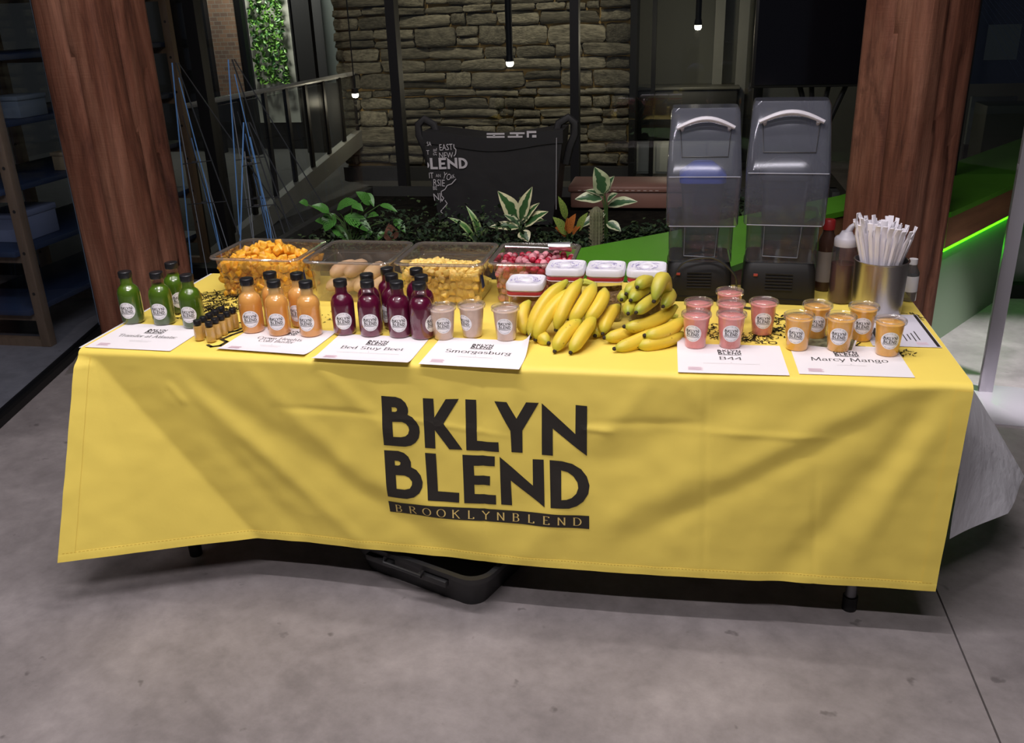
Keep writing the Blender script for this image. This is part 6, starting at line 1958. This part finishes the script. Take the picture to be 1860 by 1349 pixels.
# ------------------------------------------------------------------ straws in a steel canister
can = thing('steel_canister', 'brushed steel canister full of paper-wrapped straws', 'canister', (1.092, 0.545, TZ + 0.001))
can.scale = (1.07, 1.07, 1.0)
M_BRUSH = mat('brushed_steel', (0.55, 0.53, 0.52), 0.28, metal=1.0, noise_amt=0.12, noise_scale=30, stretch=(1, 1, 0.02))
MB().lathe([(0, 0), (0.066, 0), (0.068, 0.002), (0.071, 0.158), (0.0735, 0.160), (0.0735, 0.162), (0.0700, 0.162), (0.0672, 0.155), (0.0645, 0.006), (0, 0.005)], 56).build('body', M_BRUSH, can, angle=40)
M_WRAP = mat('straw_paper', (0.80, 0.77, 0.83), 0.75, vary=0.06)
STR = []
for k in range(5):
    random.seed(60 + k)
    L = 0.262
    mb = MB(); loops = []
    for i in range(15):
        t = i / 14; z = L * t
        wd, th = 0.0072, 0.0052
        jx = jy = 0
        if t > 0.90: wd *= 1.0 + 0.35 * random.random(); th *= 0.45; jx = random.uniform(-0.0035, 0.0035); jy = random.uniform(-0.003, 0.003)
        tw = (0.5 * t + (0.9 * random.random() if t > 0.9 else 0))
        loops.append([(jx + wd * math.cos(a + tw), jy + th * math.sin(a + tw), z) for a in [2 * PI * q / 6 for q in range(6)]])
    mb.loft(loops); STR.append(mb.mesh('straw', M_WRAP, angle=35))
random.seed(77)
pos = []
cx_, cy_ = 1.092, 0.545
tries = 0
while len(pos) < 48 and tries < 6000:
    tries += 1
    a = random.uniform(0, 6.28); r = 0.0655 * math.sqrt(random.random())
    p = Vector((r * math.cos(a), r * math.sin(a)))
    if all((p - q).length > 0.0128 for q in pos): pos.append(p)
for p in pos:
    o = inst('wrapped_straw', random.choice(STR))
    # p is where the straw crosses the rim; all fan out from the can's foot
    bot = p * 0.22
    lean = (p - bot) / 0.62
    o.location = (cx_ + bot.x, cy_ + bot.y, TZ + 0.009)
    dv = Vector((lean.x, lean.y, 0.262)).normalized()
    o.rotation_mode = 'QUATERNION'
    o.rotation_quaternion = dv.to_track_quat('Z', 'Y')
    o.scale = (1, 1, random.uniform(0.97, 1.08) - 0.9 * p.x)
    tag(o, 'white paper-wrapped straw standing in the steel canister', 'straw', 'wrapped straws in the steel canister')

# squeeze bottle with amber syrup
sq = thing('squeeze_bottle', 'clear squeeze bottle half full of amber syrup with pale cap', 'bottle', base_at(1524, 553, 0.037))
SQP = [(0, 0), (0.034, 0), (0.0368, 0.004), (0.0368, 0.165), (0.035, 0.176), (0.030, 0.184)]
MB().lathe(SQP, 36).build('body', clear('frosted_plastic', (0.80, 0.78, 0.80), 0.15, 0.04, 3, haze=0.07, haze_col=(0.42, 0.40, 0.45)), sq, angle=50)
MB().lathe([(0, 0.001), (0.033, 0.001), (0.0357, 0.004), (0.0357, 0.122), (0, 0.122)], 36).build('syrup', mat('amber_syrup', (0.10, 0.028, 0.018), 0.3), sq, angle=50)
cpb = MB().lathe([(0.034, 0.178), (0.0345, 0.180), (0.0345, 0.200), (0.030, 0.206), (0.022, 0.210), (0.016, 0.222), (0, 0.222)], 32).build('cap', mat('frosty_cap', (0.52, 0.50, 0.55), 0.4), sq, angle=40)
MB().tube([(0.0, 0, 0.215), (0.012, 0, 0.236), (0.02, 0, 0.244)], [0.011, 0.008, 0.006], 10).build('spout', MATS['frosty_cap'], cpb)
# red-capped bottle behind
pr_ = at(1497, 430, y=0.765)
rb = thing('red_cap_bottle', 'slim brown bottle with red cap and pale label beside the blender', 'bottle', (pr_.x + 0.012, 0.768, TZ + 0.001))
MB().lathe([(0, 0), (0.027, 0), (0.029, 0.004), (0.029, 0.15), (0.026, 0.17), (0.018, 0.188), (0.016, 0.20)], 28).build('body', mat('brown_sauce_glass', (0.07, 0.035, 0.025), 0.15), rb, angle=50)
MB().lathe([(0.018, 0.198), (0.0195, 0.199), (0.0195, 0.228), (0.017, 0.231), (0, 0.231)], 28).build('cap', mat('red_cap', (0.33, 0.02, 0.02), 0.4), rb, angle=50)
MB().lathe([(0.0294, 0.03), (0.0294, 0.13)], 28).build('label', mat('faded_label', (0.30, 0.26, 0.24), 0.6), rb)
# small clear bottle behind the canister
pb = at(1653, 548, y=0.66)
sb_ = thing('small_clear_bottle', 'small clear bottle with pale label half hidden behind the canister', 'bottle', (pb.x - 0.004, 0.67, TZ + 0.001))
MB().lathe([(0, 0), (0.021, 0), (0.022, 0.003), (0.022, 0.09), (0.014, 0.105), (0.011, 0.118)], 24).build('body', clear('tinted_plastic', (0.6, 0.62, 0.62), 0.06, 0.08, 2.4, haze=0.25, haze_col=(0.3, 0.3, 0.3)), sb_, angle=50)
MB().lathe([(0.0224, 0.03), (0.0224, 0.08)], 24).build('label', M_LABEL, sb_)
MB().lathe([(0.011, 0.114), (0.0125, 0.115), (0.0125, 0.132), (0, 0.132)], 20).build('cap', M_WHITE, sb_, angle=50)
